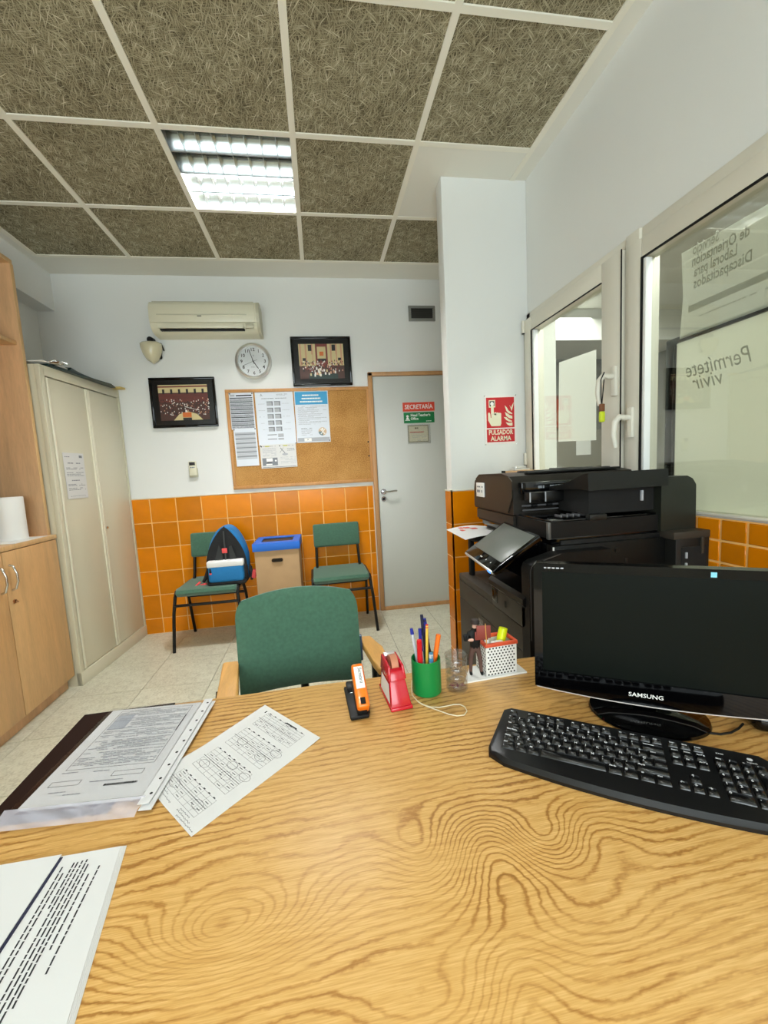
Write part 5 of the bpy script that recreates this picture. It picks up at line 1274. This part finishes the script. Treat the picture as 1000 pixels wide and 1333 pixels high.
def key(u, v, w_, h_, leg=None, leg2=None):
    """u from left (mm), v from the top edge (mm), centre of key; sizes in mm"""
    k = (w_, h_)
    x = u/1000; y = .077-v/1000; M_ = TR(x, y, top_z(y)-.001, 0, tilt)
    if k not in kc:
        a, b = w_/2000-.0004, h_/2000-.0004; t3 = bmesh.new()
        bt = [t3.verts.new(p) for p in ((-a, -b, 0), (a, -b, 0), (a, b, 0), (-a, b, 0))]
        ta, tb = a-.0026, b-.0012; hh = .0065 if h_ > 10 else .005
        tp = [t3.verts.new(p) for p in ((-ta, -b+.0038, hh), (ta, -b+.0038, hh), (ta, b-.0006, hh), (-ta, b-.0006, hh))]
        for i in range(4): t3.faces.new((bt[i], bt[(i+1) % 4], tp[(i+1) % 4], tp[i]))
        t3.faces.new(tp); bmesh.ops.bevel(t3, geom=[e for e in t3.edges if e.verts[0].co.z+e.verts[1].co.z > hh], offset=.0008, segments=1, affect='EDGES')
        m_ = MB(); m_._merge(t3); o = build('key', m_, KEY, t, local=True); kc[k] = o.data
    else: o = bpy.data.objects.new('key', kc[k]); C.objects.link(o); o.parent = t
    o.matrix_local = M_
    hh = .0065 if h_ > 10 else .005
    if leg:
        s_ = .0068 if len(leg) == 1 else .0042
        LG.text(leg, s_, M_ @ TR(-w_/2000+.0036, h_/2000-.0046, hh+.0003), 'LEFT', bold=.0002)
    if leg2: LG.text(leg2, .0048, M_ @ TR(-w_/2000+.0036, -h_/2000+.0068, hh+.0003), 'LEFT', bold=.0001)
LG = MB()
P = 18.6; X0 = 12
def row(v, items, h_=18):
    u = X0
    for it in items:
        if isinstance(it, (int, float)): u += it*P; continue
        w_, lg = it[0], it[1]; key(u+w_*P/2, v, round(w_*P, 2), h_, lg, it[2] if len(it) > 2 else None); u += w_*P
row(20, [(1, 'Esc'), .95]+[(1, 'F%d' % i) for i in range(1, 5)]+[.52]+[(1, 'F%d' % i) for i in range(5, 9)]+[.52]+[(1, 'F%d' % i) for i in range(9, 13)], 12)
row(42, [(1, 'º', 'ª')]+[(1, str(i % 10), c) for i, c in zip(range(1, 11), '!"·$%&/()=')]+[(1, "'", '?'), (1, '¡', '¿'), (2, 'Retroceso')])
row(61, [(1.5, 'Tab')]+[(1, c) for c in 'QWERTYUIOP']+[(1, '`', '['), (1, '+', ']'), (1.5, 'Intro')])
row(80, [(1.75, 'Bloq Mayús')]+[(1, c) for c in 'ASDFGHJKLÑ']+[(1, '´', '{'), (1, 'Ç', '}'), (1.25, '')])
row(99, [(1.25, 'Mayús'), (1, '<', '>')]+[(1, c) for c in 'ZXCVBNM']+[(1, ',', ';'), (1, '.', ':'), (1, '-', '_'), (2.75, 'Mayús')])
row(119, [(1.4, 'Ctrl'), (1.2, '#'), (1.2, 'Alt'), (6.0, ''), (1.3, 'Alt Gr'), (1.3, '#'), (1.3, '='), (1.3, 'Ctrl')], 20)
for i, l_ in enumerate(('Impr', 'Bloq', 'Pausa')): key(307+i*19, 20, 18, 12, l_)
for i, l_ in enumerate(('Insert', 'Inicio', 'Re Pág')): key(307+i*19, 42, 18, 18, l_)
for i, l_ in enumerate(('Supr', 'Fin', 'Av Pág')): key(307+i*19, 61, 18, 18, l_)
key(326, 99, 18, 18, '↑')
for i, l_ in enumerate('←↓→'): key(307+i*19, 119, 18, 18, l_)
for j, rw in enumerate((('Bloq', '/', '*', '-'), ('7', '8', '9'), ('4', '5', '6'), ('1', '2', '3'))):
    for i, l_ in enumerate(rw): key(372+i*19, 42+j*19, 18, 18, l_)
key(429, 70.5, 18, 37, '+'); key(429, 108.5, 18, 38, 'Intro'); key(381.5, 119, 37, 20, '0'); key(410, 119, 18, 20, '.')
zz = .0240
LG.text('K120', .005, TR(.372, .060, top_z(.06)+.0004, 0, tilt), 'LEFT', bold=.0001)
for i in range(3): LG.box(.372+.02*i, .376+.02*i, .0525, .054, 0, .0002, M=TR(0, 0, top_z(.053)+.0001))
LG.text('logitech', .0045, TR(.414, .052, top_z(.055)+.0004, 0, tilt), 'LEFT', bold=.0001)
LG.disc(.420, .0605, .0042, top_z(.06)+.0006, 16, M=None)
lg_ = build('legends', LG, LEG, t, local=True, smooth=False, merge=False); lg_['kind'] = 'stuff'

# ================================================================== PRINTER
t = thing('multifunction_printer', 'large black office printer and copier between the desk and the pillar', 'printer', (.95, 1.55, 0))
XB0, XB1, Y0, Y1 = .622, 1.24, 1.22, 1.838
def B(name, x0, x1, y0, y1, z0, z1, m, bev=.006, par=None, seg=2): return build(name, MB().box(x0, x1, y0, y1, z0, z1, bev=bev, seg=seg), m, par or t)
# cabinet: carcass + drawers on the -x face
B('carcass', XB0+.02, XB1, Y0, Y1-.002, .03, .745, CHARD, .006)
for x in (XB0+.08, XB1-.08):
    for y in (Y0+.08, Y1-.08): build('castor', MB().cyl((x, y-.012, .025), (x, y+.012, .025), .025, n=16), MATB, t)
B('side_cover', XB0+.003, XB1, Y1-.012, Y1+.003, .06, .752, CHAR, .003)
for k, (a, b) in enumerate([(.06, .215), (.218, .368), (.371, .637), (.640, .722)]):
    d = B('paper_drawer', XB0, XB0+.03, Y0-.006, Y1-.002, a, b, CHAR, .003)
    if k >= 2: 
        if k == 2: 
            hl = B('drawer_label', XB0-.002, XB0+.001, 1.555, 1.60, .585, .620, mat('label_grey', (110, 106, 98), .5), .001, d)
            build('label_print', MB().dashes(1.56, 1.595, .603, .004, 0, M=FR((XB0-.0024, 0, 0), (0, 1, 0), (0, 0, 1)), wl=(.003, .008)), INKL, hl)
B('cabinet_top', XB0+.0, XB1, Y0+.20, Y1, .724, .755, CHAR, .006)
B('top_seam_panel', XB0+.045, .76, Y0+.24, Y1-.03, .752, .757, CHAR, .001)
# near front door with curved black grip
B('front_door', XB0-.002, .76, Y0-.03, Y0+.235, .724, .80, CHAR, .006)
mb = MB().prism([(0, 0), (-.012, .012), (-.012, .028), (.0, .040), (.14, .055), (.14, .0)], .27, M=Matrix(((1, 0, 0, XB0), (0, 0, 1, Y0-.03), (0, 1, 0, .797), (0, 0, 0, 1))))
build('grip_lip', mb, BLACK, t)
B('grip_recess', XB0-.004, XB0+.002, 1.40, 1.45, .745, .80, GLOSSB, .003)
B('door_badge', XB0-.004, XB0, 1.33, 1.345, .752, .775, MATB, .001)
# engine body
B('engine_body', .762, XB1, Y0, Y1-.01, .745, 1.0, MATB, .006)
B('front_cover', .735, .77, Y0+.0, Y0+.36, .83, .985, mat('warm_black', (22, 19, 14), .45, spec=.25), .006)
B('side_panel', .73, 1.14, Y0-.012, Y0+.01, .66, .985, mat('side_black', (12, 13, 12), .5, spec=.25), .004)
# near side door with rounded corner (left edge seen past the monitor)
mb = MB().prism([(.620, .03), (.620, .925), (.626, .942), (.640, .950), (.725, .972), (.90, .972), (.90, .03)], .05, M=Matrix(((1, 0, 0, 0), (0, 0, 1, Y0-.055), (0, 1, 0, 0), (0, 0, 0, 1))))
build('side_door', mb, MATB, t)
build('side_door_trim', MB().tube([(.6235, Y0-.057, .70), (.6235, Y0-.057, .925), (.629, Y0-.057, .940), (.642, Y0-.057, .948), (.725, Y0-.057, .970)], .0012, 6), mat('trim_grey', (70, 70, 72), .3), t)
# side details
sd = MB()
for x, z, w_, h_ in ((.725, .985, .004, .018), (.731, .968, .008, .003)): sd.box(x, x+w_, Y0-.016, Y0-.0125, z-.02, z-.02+h_)
build('latch_mark', sd, LABELW, t)
build('screw_cap', MB().cyl((.86, Y0-.0125, .965), (.86, Y0-.016, .965), .008, n=14), CHARD, t)
build('screw_cap', MB().cyl((.955, Y0-.0125, .955), (.955, Y0-.016, .955), .008, n=14), CHARD, t)
build('latch_frame', MB().box(.985, .995, Y0-.014, Y0-.012, .90, .925, bev=.001), CHARD, t)
B('rear_block', 1.135, 1.262, Y0-.055, Y0+.02, .40, .998, CHARD, .004)
B('rear_recess', 1.155, 1.25, Y0-.058, Y0-.05, .45, .955, DARK, .002)
for z in (.93, .895): build('recess_clip', MB().box(1.166, 1.172, Y0-.064, Y0-.058, z-.012, z+.008, bev=.001), INKL, t)
build('recess_rib', MB().box(1.225, 1.235, Y0-.062, Y0-.056, .93, .985, bev=.001), CHAR, t)
B('rear_cap', 1.125, 1.262, Y0-.058, Y0+.03, .982, 1.006, CHAR, .003)
# scanner slab
mb = MB().prism([(.722, Y0), (.722, Y1-.02), (XB1+.012, Y1-.02), (XB1+.012, Y0)], .052, M=TR(0, 0, 1.008)); 
build('scanner_slab', mb, MATB, t)
build('slab_corner', MB().box(.716, .726, Y0-.004, Y0+.01, 1.006, 1.062, bev=.002), mat('edge_grey', (84, 84, 82), .35), t)
B('slab_underside', .735, XB1, Y0+.01, Y1-.03, .985, 1.01, GLOSSB, .003)
# far left rounded corner of the scanner (seen from the desk)
SK = mat('scanner_cover', (34, 30, 25), .4, spec=.3)
mb = MB().prism([(.712, 1.45), (.712, Y1-.03), (.718, Y1-.012), (.735, Y1), (XB1, Y1), (XB1, 1.45)], .040, M=TR(0, 0, 1.018)); build('scanner_corner', mb, SK, t)
# document feeder unit
YF = 1.455
pr = [(YF, 1.062), (YF, 1.150), (YF+.03, 1.207), (YF+.10, 1.218), (Y1-.05, 1.214), (Y1-.012, 1.196), (Y1+.004, 1.16), (Y1+.004, 1.062)]
mb = MB().prism([(p[0], p[1]) for p in pr], .52, M=Matrix(((0, 0, 1, .716), (1, 0, 0, 0), (0, 1, 0, 0), (0, 0, 0, 1)))); 
fd = build('feeder_unit', mb, SK, t)
build('feeder_face', MB().prism([(YF+.04, 1.068), (YF+.003, 1.13), (YF+.003, 1.19), (YF+.03, 1.207), (Y1-.05, 1.204), (Y1-.012, 1.185), (Y1, 1.15), (Y1, 1.068)], .004, M=Matrix(((0, 0, 1, .711), (1, 0, 0, 0), (0, 1, 0, 0), (0, 0, 0, 1)))), mat('scanner_face', (52, 46, 38), .4, spec=.3), fd)
lbl = B('feeder_label', .706, .711, 1.715, 1.80, 1.115, 1.178, LABELW, .001, fd)
build('label_print', MB().dashes(1.722, 1.79, 1.16, .006, 0, M=FR((.7055, 0, 0), (0, 1, 0), (0, 0, 1)), wl=(.006, .014)).dashes(1.722, 1.79, 1.14, .012, 0, M=FR((.7055, 0, 0), (0, 1, 0), (0, 0, 1)), wl=(.006, .014)), INKG, lbl)
build('top_ribs', MB().box(.80, 1.20, 1.50, 1.53, 1.214, 1.222, bev=.002).box(.80, 1.20, 1.56, 1.59, 1.216, 1.224, bev=.002), CHARD, fd)
build('lettering', MB().dashes(.80, .90, 1.165, .010, 0, M=FR((0, YF-.0305, 0), (1, 0, 0), (0, 0, 1)), wl=(.006, .02)), INKG, fd)
build('feeder_front', MB().box(.735, .97, YF-.03, YF, 1.142, 1.185, bev=.004), GLOSSB, fd)
build('feeder_lip', MB().box(.742, .80, YF-.075, YF-.03, 1.118, 1.150, bev=.004).box(.80, .93, YF-.075, YF-.03, 1.112, 1.150, bev=.004), BLACK, fd)
for x in (.7415, .801): build('lip_edge', MB().box(x, x+.003, YF-.078, YF-.074, 1.114, 1.150), INKL, fd)
build('exit_rollers', MB().tube([(.735, YF-.03, 1.098), (.95, YF-.03, 1.098)], .0035, 8).tube([(.735, YF-.035, 1.082), (.95, YF-.035, 1.082)], .003, 8), mat('roller_grey', (90, 90, 92), .3), fd)
for x in (.77, .83, .88): build('roller', MB().cyl((x, YF-.035, 1.098), (x+.02, YF-.035, 1.098), .008, n=12), MATB, fd)
# eject surface and document tray
B('eject_surface', .735, 1.14, Y0+.01, YF, 1.058, 1.066, GLOSSB, .002)
mb = MB()
for k in range(6): mb.box(.80+.022*k, .806+.022*k, Y0+.06, Y0+.10, 1.066, 1.074, bev=.001)
build('eject_ribs', mb, mat('roller_grey', (90, 90, 92), .3), t)
mb = MB().prism([(YF-.02, 1.150), (YF-.02, 1.164), (1.33, 1.176), (Y0+.015, 1.208), (Y0-.02, 1.214), (Y0-.022, 1.158), (Y0+.02, 1.162)], .29, M=Matrix(((0, 0, 1, .845), (1, 0, 0, 0), (0, 1, 0, 0), (0, 0, 0, 1))))
build('document_tray', mb, mat('tray_black', (15, 16, 15), .4, spec=.3), t)
build('tray_guide', MB().box(1.05, 1.056, Y0+.06, YF-.06, 1.19, 1.205, bev=.001), CHARD, t)
B('tray_underside', .875, 1.125, Y0+.02, YF-.04, 1.075, 1.16, DARK, .003)
build('tray_clip', MB().box(1.065, 1.073, Y0+.012, Y0+.02, 1.11, 1.145, bev=.001), INKL, t)
build('tray_catch', MB().box(.862, .925, Y0-.006, Y0+.02, 1.058, 1.078, bev=.004), CHARD, t)
mb = MB().prism([(1.118, 1.005), (1.118, 1.186), (1.215, 1.186), (1.236, 1.176), (1.250, 1.155), (1.252, 1.005)], .30, M=Matrix(((1, 0, 0, 0), (0, 0, 1, Y0-.012), (0, 1, 0, 0), (0, 0, 0, 1))))
build('rear_cover', mb, mat('rear_olive', (36, 38, 32), .4, spec=.3), t)
# control panel
P00 = Vector((.518, 1.206, .9225)); P10 = Vector((.520, 1.461, .9375)); P01 = Vector((.680, 1.206, 1.0265))
Mq = FR(P10, P00-P10, P01-P00)      # x runs towards the near side, y up the slope
w_, h_ = (P00-P10).length, (P01-P00).length
cp = build('control_panel', MB(Mq).box(0, w_, 0, h_, -.020, 0, bev=.004), GLOSSB, t)
build('screen', MB(Mq).box(.012, w_-.012, .042, h_-.010, 0, .0012, bev=.0004), mat('panel_screen', (96, 100, 94), .3), cp)
build('silver_edge', MB(Mq).box(.006, w_-.006, -.004, .004, -.012, -.001, bev=.002), ALU, cp)
mb = MB(Mq); 
for u in (.115, .124, .162, .20): mb.disc(u, .022, .0028, .0006, 10)
build('panel_buttons', mb, LABELW, cp)
build('status_light', MB(Mq).box(w_-.035, w_-.018, -.006, -.001, -.010, -.003), mat('status_blue', (60, 140, 255), .4, emit=1.5), cp)
build('panel_arm', MB().prism([(.56, .93), (.66, 1.0), (.76, 1.0), (.76, .86), (.66, .87)], .16, M=Matrix(((1, 0, 0, 0), (0, 0, 1, 1.26), (0, 1, 0, 0), (0, 0, 0, 1)))), GLOSSB, t)
# output tray post and sheet
B('tray_post', .655, .675, Y1-.075, Y1-.045, .755, .95, MATB, .003)
B('output_tray', .62, .86, 1.62, Y1+.01, .938, .948, MATB, .003)
t = thing('printed_sheet', 'curled sheet with red print sticking out of the printer above its drawers', 'paper', (.65, 1.8, .95))
mb = MB(); t2 = bmesh.new(); G = []
for i in range(9):
    row = []
    for j in range(5):
        u, v = i/8, j/4; row.append(t2.verts.new((.575+.20*u, 1.60+.26*v, .955+.018*(1-u)*(1-u)*0+.012*math.sin(u*3)+.006*v)))
    G.append(row)
for i in range(8):
    for j in range(4): t2.faces.new((G[i][j], G[i+1][j], G[i+1][j+1], G[i][j+1]))
mb._merge(t2); build('sheet', mb, PAPER, t)
mb = MB(); 
for u, v in ((.2, .6), (.35, .75), (.25, .8), (.45, .6)): mb.box(.575+.2*u, .60+.2*u, 1.60+.26*v, 1.63+.26*v, .955+.012*math.sin(u*3)+.006*v+.001, .955+.012*math.sin(u*3)+.006*v+.0025)
build('print', mb, SIGNO, t)
